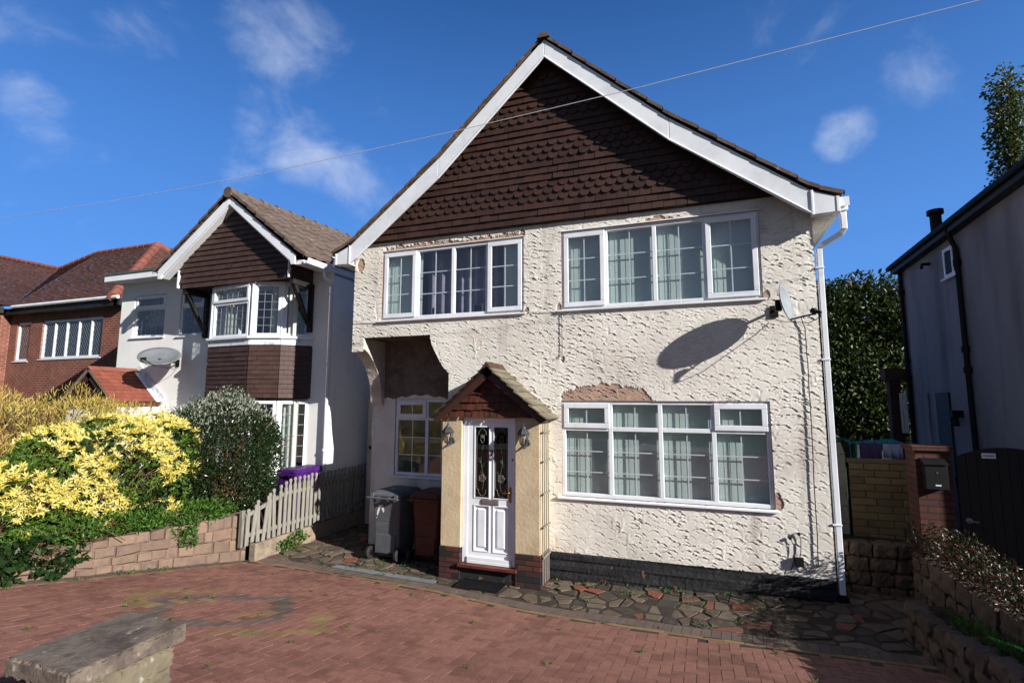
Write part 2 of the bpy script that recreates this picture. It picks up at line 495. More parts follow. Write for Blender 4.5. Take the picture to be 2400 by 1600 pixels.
# ------------------------------------------------------------------ mesh builder
class MB:
    def __init__(s):
        s.v = []
        s.f = []
        s.m = []

    def add(s, verts, faces, m=0):
        b = len(s.v)
        s.v.extend([tuple(map(float, p)) for p in verts])
        for f in faces:
            s.f.append(tuple(i + b for i in f))
            s.m.append(m)
        return s

    def box(s, x0, x1, y0, y1, z0, z1, m=0):
        if x0 > x1: x0, x1 = x1, x0
        if y0 > y1: y0, y1 = y1, y0
        if z0 > z1: z0, z1 = z1, z0
        v = [(x0, y0, z0), (x1, y0, z0), (x1, y1, z0), (x0, y1, z0), (x0, y0, z1), (x1, y0, z1), (x1, y1, z1), (x0, y1, z1)]
        return s.add(v, [(0, 3, 2, 1), (4, 5, 6, 7), (0, 1, 5, 4), (1, 2, 6, 5), (2, 3, 7, 6), (3, 0, 4, 7)], m)

    def hexa(s, b, t, m=0):
        """two quads (bottom ccw seen from above, top)"""
        return s.add(list(b) + list(t), [(0, 3, 2, 1), (4, 5, 6, 7), (0, 1, 5, 4), (1, 2, 6, 5), (2, 3, 7, 6), (3, 0, 4, 7)], m)

    def prism(s, poly, axis, a0, a1, m=0):
        """extrude 2-D polygon; axis 'y': poly=(x,z); 'x': poly=(y,z); 'z': poly=(x,y)"""
        n = len(poly)
        def P(p, a):
            return {'y': (p[0], a, p[1]), 'x': (a, p[0], p[1]), 'z': (p[0], p[1], a)}[axis]
        v = [P(p, a0) for p in poly] + [P(p, a1) for p in poly]
        ar = sum(poly[i][0] * poly[(i + 1) % n][1] - poly[(i + 1) % n][0] * poly[i][1] for i in range(n))
        fl = (ar > 0) ^ (a1 < a0) ^ (axis == 'y')
        f = [tuple(range(n))[::-1] if fl else tuple(range(n)), tuple(range(n, 2 * n)) if fl else tuple(range(n, 2 * n))[::-1]]
        for i in range(n):
            j = (i + 1) % n
            q = (i, j, j + n, i + n)
            f.append(q if fl else q[::-1])
        return s.add(v, f, m)

    def tube(s, pts, r, n=8, m=0, cap=True):
        pts = [Vector(p) for p in pts]
        rr = r if isinstance(r, (list, tuple)) else [r] * len(pts)
        v = []
        f = []
        up = Vector((0, 0, 1))
        for i, p in enumerate(pts):
            t = (pts[min(i + 1, len(pts) - 1)] - pts[max(i - 1, 0)]).normalized()
            a = t.cross(up if abs(t.z) < .9 else Vector((1, 0, 0))).normalized()
            b = a.cross(t)
            for k in range(n):
                th = 2 * pi * k / n
                v.append(p + (a * cos(th) + b * sin(th)) * rr[i])
        for i in range(len(pts) - 1):
            for k in range(n):
                k2 = (k + 1) % n
                f.append((i * n + k, i * n + k2, (i + 1) * n + k2, (i + 1) * n + k))
        if cap:
            f.append(tuple(range(n))[::-1])
            f.append(tuple(range((len(pts) - 1) * n, len(pts) * n)))
        return s.add(v, f, m)

    def lathe(s, prof, c, n=12, m=0, rot=None, ph=0):
        """profile [(r,z)] about z through c; rot: optional matrix"""
        v = []
        f = []
        for r, z in prof:
            for k in range(n):
                th = 2 * pi * k / n + ph
                p = Vector((r * cos(th), r * sin(th), z))
                if rot is not None:
                    p = rot @ p
                v.append(p + Vector(c))
        for i in range(len(prof) - 1):
            for k in range(n):
                k2 = (k + 1) % n
                f.append((i * n + k, i * n + k2, (i + 1) * n + k2, (i + 1) * n + k))
        f.append(tuple(range(n))[::-1])
        f.append(tuple(range((len(prof) - 1) * n, len(prof) * n)))
        return s.add(v, f, m)

    def mesh(s, name, mats, smooth=False, off=(0, 0, 0)):
        me = bpy.data.meshes.new(name)
        v = s.v if off == (0, 0, 0) else [(a - off[0], b - off[1], c - off[2]) for a, b, c in s.v]
        me.from_pydata(v, [], s.f)
        mats = mats if isinstance(mats, (list, tuple)) else [mats]
        for k in mats:
            me.materials.append(K[k] if isinstance(k, str) else k)
        if len(mats) > 1:
            me.polygons.foreach_set('material_index', s.m)
        if smooth:
            me.polygons.foreach_set('use_smooth', [True] * len(me.polygons))
        me.update()
        return me


def np_mesh(name, V, F, mats, mi=None, smooth=False):
    """V (n,3), F (m,k) arrays"""
    me = bpy.data.meshes.new(name)
    k = F.shape[1]
    me.vertices.add(len(V))
    me.vertices.foreach_set('co', np.ascontiguousarray(V, dtype=np.float32).ravel())
    me.loops.add(F.size)
    me.loops.foreach_set('vertex_index', F.astype(np.int32).ravel())
    me.polygons.add(len(F))
    me.polygons.foreach_set('loop_start', np.arange(0, F.size, k, dtype=np.int32))
    me.polygons.foreach_set('loop_total', np.full(len(F), k, dtype=np.int32))
    for m in (mats if isinstance(mats, (list, tuple)) else [mats]):
        me.materials.append(K[m])
    if mi is not None:
        me.polygons.foreach_set('material_index', np.asarray(mi, dtype=np.int32))
    me.polygons.foreach_set('use_smooth', np.full(len(F), bool(smooth)))
    me.update(calc_edges=True)
    me.validate()
    return me


def tag(o, label=None, cat=None, group=None, kind=None):
    if label: o['label'] = label
    if cat: o['category'] = cat
    if group: o['group'] = group
    if kind: o['kind'] = kind
    return o


def thing(name, label, cat, loc=(0, 0, 0), rot=0.0, group=None):
    o = bpy.data.objects.new(name, None)
    C.objects.link(o)
    o.empty_display_size = .2
    o.location = loc
    o.rotation_euler = (0, 0, rot)
    return tag(o, label, cat, group)


def link(name, me, parent=None, local=False, bevel=0, seg=2):
    o = bpy.data.objects.new(name, me)
    C.objects.link(o)
    if parent is not None:
        o.parent = parent
        if not local and parent.type == 'EMPTY':
            o.location = -Vector(parent.location)
    if bevel:
        b = o.modifiers.new('bevel', 'BEVEL')
        b.width = bevel
        b.segments = seg
        b.limit_method = 'ANGLE'
        b.angle_limit = R(40)
    return o


def part(mb, name, mats, parent, local=False, smooth=False, bevel=0, seg=2, label=None):
    o = link(name, mb.mesh(name, mats, smooth), parent, local, bevel, seg)
    if label: o['label'] = label
    return o


def solid(mb, name, mats, label, cat, group=None, loc=None, smooth=False, bevel=0):
    """a thing that is one mesh; origin at loc"""
    loc = tuple(loc) if loc else (0, 0, 0)
    o = link(name, mb.mesh(name, mats, smooth, loc), None, bevel=bevel)
    o.location = loc
    return tag(o, label, cat, group)


def struct(name, me):
    o = link(name, me)
    o['kind'] = 'structure'
    return o


def copy_tree(o, parent=None):
    c = o.copy()
    C.objects.link(c)
    if parent is not None:
        c.parent = parent
    for ch in list(o.children):
        copy_tree(ch, c)
    return c


def grid_mesh(name, P, keep, mats, mi=None, smooth=True, flip=False):
    """P (nz,nx,3) grid of points, keep (nz-1,nx-1) mask"""
    nz, nx = P.shape[:2]
    idx = np.arange(nz * nx).reshape(nz, nx)
    q = np.stack([idx[:-1, :-1], idx[:-1, 1:], idx[1:, 1:], idx[1:, :-1]], -1)
    F = q[keep]
    if flip:
        F = F[:, ::-1]
    used = np.unique(F)
    rm = np.full(nz * nx, -1)
    rm[used] = np.arange(len(used))
    return np_mesh(name, P.reshape(-1, 3)[used], rm[F], mats, None if mi is None else mi[keep], smooth)


def axis_pts(breaks, step):
    b = sorted(set(round(x, 5) for x in breaks))
    o = []
    for a, c in zip(b[:-1], b[1:]):
        n = max(1, int(round((c - a) / step)))
        o.extend(np.linspace(a, c, n + 1)[:-1])
    o.append(b[-1])
    return np.array(o)


def scallop(xs, zs, seed, w=.062, rowh=.052, depth=.0105):
    """hand-trowelled fan texture: overlapping scooped arcs, painted top to bottom; returns heights (nz,nx)"""
    g = np.random.default_rng(seed)
    H = np.zeros((len(zs), len(xs)))
    X, Z = np.meshgrid(xs, zs)
    x0, x1, z0, z1 = xs[0], xs[-1], zs[0], zs[-1]
    H += .003 * np.sin(X * 5 + np.sin(Z * 3)) + .003 * np.sin(Z * 4 + X * 2)
    # columns of fans, like a plasterer works: wobbling strips
    st = []
    x = x0 - .05
    while x < x1 + .1:
        cw = w * g.uniform(1.3, 2.3)
        z = z1 + .1
        while z > z0 - .1:
            if g.random() > .13:
                big = .75 + .5 * (.5 + .5 * sin(x * 1.7 + 2.0 * sin(z * 1.3)))
                st.append((z + g.normal(0, .016), x + cw * .5 + g.normal(0, .026), cw * g.uniform(.34, .78), big * g.uniform(.25, 1.35), g.normal(0.08, .34)))
            z -= rowh * g.uniform(.65, 1.5)
        x += cw
    st.sort(reverse=True)
    for zc, xc, rad, dep, til in st:
        i0, i1 = np.searchsorted(xs, [xc - rad * 1.35, xc + rad * 1.35])
        j0, j1 = np.searchsorted(zs, [zc - .16, zc + rad * .9])
        if i1 - i0 < 2 or j1 - j0 < 2:
            continue
        u = (X[j0:j1, i0:i1] - xc) / rad
        v = (Z[j0:j1, i0:i1] - zc) + til * .35 * u * rad
        top = rad * .55 * (1 - np.clip(u * u, 0, 1.6) ** 1.0)
        d = top - v                      # distance below the arc
        side = np.clip((1.12 - np.abs(u)) / .25, 0, 1)
        sub = H[j0:j1, i0:i1]
        bowl = -depth * dep * np.exp(-np.clip(d, 0, None) / .0125) + .001
        tgt = bowl + .35 * sub * 0
        inside = (d > 0) * side * np.clip(1 - (d - .09) / .06, 0, 1)
        sub = sub * (1 - inside) + tgt * inside
        rim = .0062 * dep * np.exp(-((d + .005) / .0055) ** 2) * side
        H[j0:j1, i0:i1] = sub + rim
    return H


# ------------------------------------------------------------------ ground
KX = np.array([-9.0, -6.8, -5.0, -3.5, -1.95, -.11, 1.05, 1.9, 4.0])
KY = np.array([-.66, -.70, -.74, -.84, -1.07, -1.27, -1.35, -1.40, -1.5])


def yk(x):
    return np.interp(x, KX, KY)


def zb(x):
    return np.clip((np.asarray(x, float) + 2.0) * .043, 0, .2)


def wallx(y):
    """face of the stone retaining wall on the left"""
    return -7.0 + (np.asarray(y, float) + .85) * .26


def gz(x, y):
    x = np.asarray(x, float)
    y = np.asarray(y, float)
    k = yk(x) - .1
    return zb(x) + np.where(y < k, np.minimum((k - y) * .155, 1.02), 0.0)


gx = np.unique(np.concatenate([np.linspace(-400, -20, 16), np.linspace(-20, 12, 65), np.linspace(12, 400, 16)]))
gy = np.unique(np.concatenate([np.linspace(-400, -12, 14), np.linspace(-12, 10, 67), np.linspace(10, 600, 20)]))
GX, GY = np.meshgrid(gx, gy)
GZ = gz(GX, GY) - .07
ground = struct('ground', grid_mesh('ground', np.stack([GX, GY, GZ], -1), np.ones((len(gy) - 1, len(gx) - 1), bool), 'lawn'))
# road and pavement behind the camera
mb = MB()
mb.box(-80, 80, -10.3, -8.3, .9, 1.06)
struct('pavement', mb.mesh('pavement', 'concrete'))
mb = MB()
mb.box(-80, 80, -17, -10.3, .8, .95)
struct('road', mb.mesh('road', 'tarmac'))


def bricks(cx, cy, hx, hy, zf, gap=.0026, ch=.0008, th=.04, jit=.0007, ang=None):
    """vectorised paving blocks: centres, half sizes; returns V,F"""
    n = len(cx)
    hx = np.broadcast_to(hx, n) - gap
    hy = np.broadcast_to(hy, n) - gap
    sx = np.array([-1, 1, 1, -1])
    sy = np.array([-1, -1, 1, 1])
    ang = np.zeros(n) if ang is None else np.broadcast_to(ang, n)
    rings = []
    dz = rng.normal(0, jit, n)
    tx = rng.normal(0, .005, n)
    ty = rng.normal(0, .005, n)
    for shrink, drop in ((0, th), (0, ch * .3), (ch, 0)):
        lx = sx[None] * (hx[:, None] - shrink)
        ly = sy[None] * (hy[:, None] - shrink)
        X = cx[:, None] + lx * np.cos(ang)[:, None] - ly * np.sin(ang)[:, None]
        Y = cy[:, None] + lx * np.sin(ang)[:, None] + ly * np.cos(ang)[:, None]
        Z = zf(X, Y) - drop + dz[:, None] + lx * tx[:, None] + ly * ty[:, None]
        rings.append(np.stack([X, Y, Z], -1))
    V = np.concatenate(rings, 1).reshape(-1, 3)
    loc = [[8, 9, 10, 11]]
    for r in (0, 4):
        for k in range(4):
            k2 = (k + 1) % 4
            loc.append([r + k, r + k2, r + 4 + k2, r + 4 + k])
    F = (np.array(loc)[None] + (np.arange(n) * 12)[:, None, None]).reshape(-1, 4)
    return V, F, 9


# --- herringbone driveway
u = .1
I, J = np.meshgrid(np.arange(-92, 40), np.arange(-86, -7))
m4 = (I - J) % 4
hor = m4 == 0
ver = m4 == 3
cx = np.concatenate([(I[hor] + 1) * u, (I[ver] + .5) * u])
cy = np.concatenate([(J[hor] + .5) * u, (J[ver] + 1) * u])
hx = np.concatenate([np.full(hor.sum(), u), np.full(ver.sum(), u / 2)])
hy = np.concatenate([np.full(hor.sum(), u / 2), np.full(ver.sum(), u)])
ok = (cy < yk(cx) - .24) & (cx > wallx(cy) + .30) & (cx < 1.98) & (cy > -8.3)
cx, cy, hx, hy = cx[ok], cy[ok], hx[ok], hy[ok]


def pdist(px, py, pts):
    d = np.full(len(px), 9.)
    for (ax, ay), (bx, by) in zip(pts[:-1], pts[1:]):
        t = np.clip(((px - ax) * (bx - ax) + (py - ay) * (by - ay)) / ((bx - ax) ** 2 + (by - ay) ** 2), 0, 1)
        d = np.minimum(d, np.hypot(px - ax - t * (bx - ax), py - ay - t * (by - ay)))
    return d


ring = [(-5.15, -3.72), (-5.72, -3.12), (-5.35, -2.82), (-4.72, -2.40), (-4.15, -3.05), (-4.30, -3.42), (-4.80, -3.72), (-5.15, -3.72)]
yel1 = [(-5.62, -3.45), (-6.02, -3.28), (-6.12, -3.04), (-5.85, -2.82), (-5.5, -2.62)]
yel1b = [(-5.52, -3.2), (-5.30, -2.98)]
yel2 = [(-4.25, -3.66), (-3.92, -3.52), (-3.55, -3.24), (-3.68, -3.02), (-3.86, -2.80)]
yel2b = [(-4.62, -3.22), (-4.38, -3.04)]
bm = np.zeros(len(cx), int)
bm[pdist(cx, cy, ring) < .095] = 1
for yl in (yel1, yel2):
    bm[pdist(cx, cy, yl) < .10] = 2
for yl in (yel1b, yel2b):
    bm[pdist(cx, cy, yl) < .07] = 2
V, F, nf = bricks(cx, cy, hx, hy, gz)
struct('driveway', np_mesh('driveway', V, F, ['brick_red', 'brick_char', 'brick_buff'], np.repeat(bm, nf)))
# edging courses by the house and along the stone wall
ex, ey, ea, ehx, ehy, em = [], [], [], [], [], []
x = -6.75
while x < 1.95:
    a = math.atan2(float(yk(x + .05) - yk(x - .05)), .1)
    ex.append(x); ey.append(float(yk(x))); ea.append(a); ehx.append(.0505); ehy.append(.1); em.append(1)
    x += .101 * cos(a)
x = -6.75
while x < 1.95:
    a = math.atan2(float(yk(x + .05) - yk(x - .05)), .1)
    ex.append(x); ey.append(float(yk(x)) - .15); ea.append(a); ehx.append(.1005); ehy.append(.05); em.append(2)
    x += .201 * cos(a)
y = -1.02
while y > -5.0:
    a = math.atan2(.26, 1)
    ex.append(float(wallx(y)) + .13); ey.append(y); ea.append(-a); ehx.append(.1); ehy.append(.0505); em.append(1)
    y -= .098
y = -1.1
while y > -5.0:
    ex.append(float(wallx(y)) + .27); ey.append(y); ea.append(-math.atan2(.26, 1)); ehx.append(.035); ehy.append(.1); em.append(2)
    y -= .195
V, F, nf = bricks(np.array(ex), np.array(ey), np.array(ehx), np.array(ehy), gz, ang=np.array(ea))
struct('driveway_edging', np_mesh('driveway_edging', V, F, ['brick_red', 'brick_char', 'brick_buff'], np.repeat(np.array(em), nf)))
xs = np.linspace(-9.2, 2.4, 59)
ys = np.linspace(-8.4, -.4, 61)
X, Y = np.meshgrid(xs, ys)
struct('driveway_bed', grid_mesh('driveway_bed', np.stack([X, Y, gz(X, Y) - .0045], -1), np.ones((60, 58), bool), 'sand'))


# --- crazy paving
def clip(poly, nx, ny, c):
    o = []
    for i in range(len(poly)):
        a, b = poly[i], poly[(i + 1) % len(poly)]
        da, db = nx * a[0] + ny * a[1] - c, nx * b[0] + ny * b[1] - c
        if da <= 0: o.append(a)
        if da * db < 0:
            t = da / (da - db)
            o.append((a[0] + t * (b[0] - a[0]), a[1] + t * (b[1] - a[1])))
    return o


def crazy():
    g = random.Random(5)
    seeds = []
    st = .215
    for i in range(-34, 14):
        for j in range(-8, 24):
            x, y = i * st + g.uniform(-.12, .12), j * st * .85 + g.uniform(-.11, .11)
            if g.random() < .2: continue
            seeds.append((x, y))
    mb = MB()
    for (x, y) in seeds:
        front = float(yk(x)) + .105
        main = -6.95 < x < 2.7 and front - .05 < y < .75
        passg = -6.85 < x < -5.7 and y < 4
        if not (main or passg) or y < front - .05: continue
        P = [(x - .5, y - .5), (x + .5, y - .5), (x + .5, y + .5), (x - .5, y + .5)]
        for (a, b) in seeds:
            if (a, b) == (x, y) or abs(a - x) > .9 or abs(b - y) > .9: continue
            nx, ny = a - x, b - y
            l = math.hypot(nx, ny)
            nx, ny = nx / l, ny / l
            P = clip(P, nx, ny, nx * (a + x) / 2 + ny * (b + y) / 2 - g.uniform(.005, .030))
            if len(P) < 3: break
        if len(P) < 3: continue
        sl = float(yk(x + .1) - yk(x - .1)) / .2
        l = math.hypot(sl, 1)
        P = clip(P, sl / l, -1 / l, (sl * x - front) / l)
        if len(P) < 3: continue
        # jitter corners, ragged edges
        Q = []
        for k in range(len(P)):
            a, b = P[k], P[(k + 1) % len(P)]
            Q.append(a)
            if math.hypot(b[0] - a[0], b[1] - a[1]) > .12:
                Q.append(((a[0] + b[0]) / 2 + g.uniform(-.007, .007), (a[1] + b[1]) / 2 + g.uniform(-.007, .007)))
        mx, my = sum(p[0] for p in Q) / len(Q), sum(p[1] for p in Q) / len(Q)
        n = len(Q)
        dz, tx, ty = g.uniform(-.008, .008), g.gauss(0, .02), g.gauss(0, .02)
        v = []
        for s_, d_ in ((1, .03), (1, .005), (.965, 0)):
            for (a, b) in Q:
                qx, qy = mx + (a - mx) * s_, my + (b - my) * s_
                v.append((qx, qy, float(zb(qx)) + dz - d_ + tx * (qx - mx) + ty * (qy - my)))
        f = [tuple(range(2 * n, 3 * n))]
        for r in (0, n):
            for k in range(n):
                f.append((r + k, r + (k + 1) % n, r + n + (k + 1) % n, r + n + k))
        mb.add(v, f, 1 if g.random() < (.13 if x > -2.2 else .06) else 0)
    return mb


struct('crazy_paving', crazy().mesh('crazy_paving', ['crazy', 'crazy_red']))
xs = np.linspace(-7.0, 2.8, 40)
ys = np.linspace(0, 1, 24)
X, Tt = np.meshgrid(xs, ys)
Y = yk(X) + .1 + Tt * (4.2 - yk(X))
Z = zb(X) - .014 + .004 * np.sin(X * 17) * np.sin(Y * 13)
struct('paving_bed', grid_mesh('paving_bed', np.stack([X, Y, Z], -1), np.ones((23, 39), bool), 'crazy_mortar'))
# raised garden bed on the left
xs = np.linspace(0, 1, 30)
ys = np.linspace(-7.5, .9, 40)
T2, Y = np.meshgrid(xs, ys)
X1 = np.where(Y < -.9, wallx(Y) - .1, -6.9)
X = X1 + (-16 - X1) * T2
Z = .62 + .05 * np.sin(X * 3) * np.sin(Y * 2.3) + np.where(Y < -4, (-4 - Y) * .1, 0)
Z = np.where((Y > -.95) & (X > -7.6), .22, Z)
struct('garden_bed', grid_mesh('garden_bed', np.stack([X, Y, Z], -1), np.ones((39, 29), bool), 'soil', flip=True))

# ------------------------------------------------------------------ the house
house = thing('house', 'cream scalloped-render house with brown tile-hung gable and white door numbered 7', 'house', (-2.1, 0, 0))

RP = [(0, 8.345), (1.85, 6.66), (3.57, 5.335), (3.92, 5.185)]   # roof line: distance from the ridge, height
RX = -2.1


def roofz(x):
    return np.interp(np.abs(np.asarray(x, float) - RX), [p[0] for p in RP], [p[1] for p in RP])


WIN = {'UL': (-5.14, -2.52, 3.95, 5.17), 'UR': (-1.91, .87, 3.95, 5.17), 'LR': (-1.93, .88, 1.19, 2.57)}
RC = [(3.02, -3.81), (3.10, -3.90), (3.21, -3.98), (3.32, -4.04), (3.42, -4.10), (3.52, -4.145), (3.60, -4.165), (3.66, -4.17)]
step = .0095
xs = axis_pts([-5.72, -5.48, -4.17, -3.81, 1.5] + [w_[i] for w_ in WIN.values() for i in (0, 1)], step)
zs = axis_pts([.40, 3.02, 3.66, 5.40] + [w_[i] for w_ in WIN.values() for i in (2, 3)], step)
Hs = scallop(xs, zs, 3)
X, Z = np.meshgrid(xs, zs)
# fade the texture at openings and edges
edge = np.minimum(1, (1.5 - X) / .03 + .3)
Yf = -(Hs * np.clip(edge, .3, 1))
# snap vertices to the haunch curve
zc = np.array([p[0] for p in RC])
xc = np.array([p[1] for p in RC])
for j, z in enumerate(zs):
    if 3.02 <= z <= 3.66:
        xcut = float(np.interp(z, zc, xc))
        i = int(np.argmin(np.abs(xs - xcut)))
        X[j, i] = xcut
cxm = (X[:-1, :-1] + X[1:, 1:]) / 2
czm = (Z[:-1, :-1] + Z[1:, 1:]) / 2
keep = np.ones(cxm.shape, bool)
for (a, b, c, d) in WIN.values():
    keep &= ~((cxm > a) & (cxm < b) & (czm > c) & (czm < d))
cutx = np.where(czm < 3.02, -3.81, np.interp(czm, zc, xc))
keep &= ~((czm < 3.66) & (cxm < cutx) & (cxm > -5.48))
keep &= ~((czm < 3.42) & (cxm < -5.48))
keep &= ~((cxm > -5.48) & (cxm < -3.81) & (czm < 3.02))
keep &= czm < roofz(cxm) - .13
# bare-render patches where the finish has fallen away
nz = rng.normal(0, .012, len(xs) - 1)
nz = np.convolve(nz, np.ones(5) / 2.2, 'same')
top = np.interp(cxm, [-1.95, -1.72, -1.45, -1.28, -.96, -.69, -.60], [2.68, 2.76, 2.80, 2.835, 2.78, 2.72, 2.57]) + nz[None]
bare = (czm > 2.57) & (czm < top) & (cxm > -1.93) & (cxm < -.6)
top2 = 5.225 + .03 * np.sin(cxm * 4) * .4 + nz[None] * 1.6 + .02
bare |= (czm > 5.17) & (czm < top2) & (cxm > -5.08) & (cxm < -2.5)
top3 = 5.17 + .085 * np.exp(-((cxm + .48) / .2) ** 2) + nz[None]
bare |= (czm > 5.175) & (czm < top3) & (np.abs(cxm + .48) < .3)
for (bx, bz, br) in ((-1.95, 3.99, .04), (.91, 3.98, .045), (-2.47, 3.97, .04), (.92, 1.27, .055), (.91, 1.36, .035), (-1.9, 3.2, .03), (-5.6, 4.98, .08)):
    bare |= np.hypot(cxm - bx, (czm - bz) / 1.5) < br * (1 + 3 * nz[None])
Pm = np.stack([X, Yf + .0 * X, Z], -1)
bmask = np.zeros((len(zs), len(xs)))
bmask[:-1, :-1] += bare
Pm[..., 1] += .010 * bmask
link('facade_wall', grid_mesh('facade_wall', Pm, keep, ['render', 'bare'], bare.astype(int)), house)

# recess wall behind, with its window opening
LLW = (-5.23, -3.90, 1.24, 2.60)
xs2 = axis_pts([-5.72, LLW[0], LLW[1], -3.70], .015)
zs2 = axis_pts([0.0, LLW[2], LLW[3], 3.66], .015)
H2 = scallop(xs2, zs2, 9)
X, Z = np.meshgrid(xs2, zs2)
cxm = (X[:-1, :-1] + X[1:, 1:]) / 2
czm = (Z[:-1, :-1] + Z[1:, 1:]) / 2
keep = ~((cxm > LLW[0]) & (cxm < LLW[1]) & (czm > LLW[2]) & (czm < LLW[3]))
stain_shade = (czm > 2.64 + .03 * np.sin(cxm * 5) + .012 * np.sin(cxm * 23)).astype(int)  # upper recess takes the dark tone for dirt and shade together
link('recess_wall', grid_mesh('recess_wall', np.stack([X, .68 - H2, Z], -1), keep, ['render', 'grime_shade'], stain_shade), house)
mb = MB()
mb.box(-5.71, -3.6, .02, .70, 3.66, 3.72)                      # soffit of the overhang
mb.box(-3.81, -3.70, .012, .68, 0, 3.02)
for (za, xa), (zb_, xb) in zip(RC[:-1], RC[1:]):
    mb.hexa([(xa, .012, za), (xa + .1, .012, za), (xa + .1, .68, za), (xa, .68, za)], [(xb, .012, zb_), (xb + .1, .012, zb_), (xb + .1, .68, zb_), (xb, .68, zb_)])
part(mb, 'overhang_soffit', 'grime_shade', house)
# corbel bracket carrying the left corner
cv = [(0, 3.46)]
for k in range(1, 13):
    t = k / 12 * pi / 2
    cv.append((.58 * sin(t) ** 1.1, 3.46 - .86 * (1 - cos(t)) ** .85))
prof = [(.68, 3.66), (.0, 3.66)] + cv + [(.60, 2.52), (.69, 2.46)]
mb = MB()
mb.prism(prof, 'x', -5.72, -5.475)
o = part(mb, 'corbel_bracket', 'rough_render', house, bevel=.012)

# plinth, side and back walls
xs3 = axis_pts([-3.81, 1.5], .03)
zs3 = axis_pts([-.02, .40], .03)
X, Z = np.meshgrid(xs3, zs3)
g2 = np.random.default_rng(2)
Yp = -.006 - .006 * np.sin(np.floor(Z / .075) * 9.1 + X * 2) - np.where(np.abs(((Z + .01) % .14) - .01) < .012, -.006, 0) + g2.normal(0, .0016, X.shape)
link('plinth', grid_mesh('plinth', np.stack([X, Yp, Z], -1), np.ones((len(zs3) - 1, len(xs3) - 1), bool), ['plinth'], smooth=False), house)
mb = MB()
mb.box(1.40, 1.499, .015, 7.5, 0, 5.0)
mb.box(-5.715, -5.6, .70, 7.5, 0, 5.0)
mb.box(-5.715, -5.6, .015, .70, 3.66, 5.0)
mb.box(-5.6, 1.4, 7.4, 7.5, 0, 5.0)
mb.box(-5.45, 1.25, 7.4, 7.45, 5.0, 5.3)
part(mb, 'side_wall', 'white_wall', house)
mb = MB()
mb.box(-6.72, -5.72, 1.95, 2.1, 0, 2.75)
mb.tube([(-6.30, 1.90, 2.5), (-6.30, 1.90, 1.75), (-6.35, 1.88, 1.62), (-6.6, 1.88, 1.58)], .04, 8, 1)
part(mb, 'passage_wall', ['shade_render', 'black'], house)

# floors and inner partitions keep the rooms dark
mb = MB()
mb.box(-5.6, 1.4, .72, 7.4, 3.1, 3.25)
mb.box(-5.6, 1.4, 4.0, 4.1, 0.02, 3.1)
mb.box(-5.6, 1.4, 4.0, 4.1, 3.25, 5.3)
mb.box(-2.3, -2.2, .03, 4.0, 3.25, 5.3)
mb.box(-5.55, 1.35, .06, 7.35, 5.3, 5.36)
part(mb, 'interior', 'bare', house)


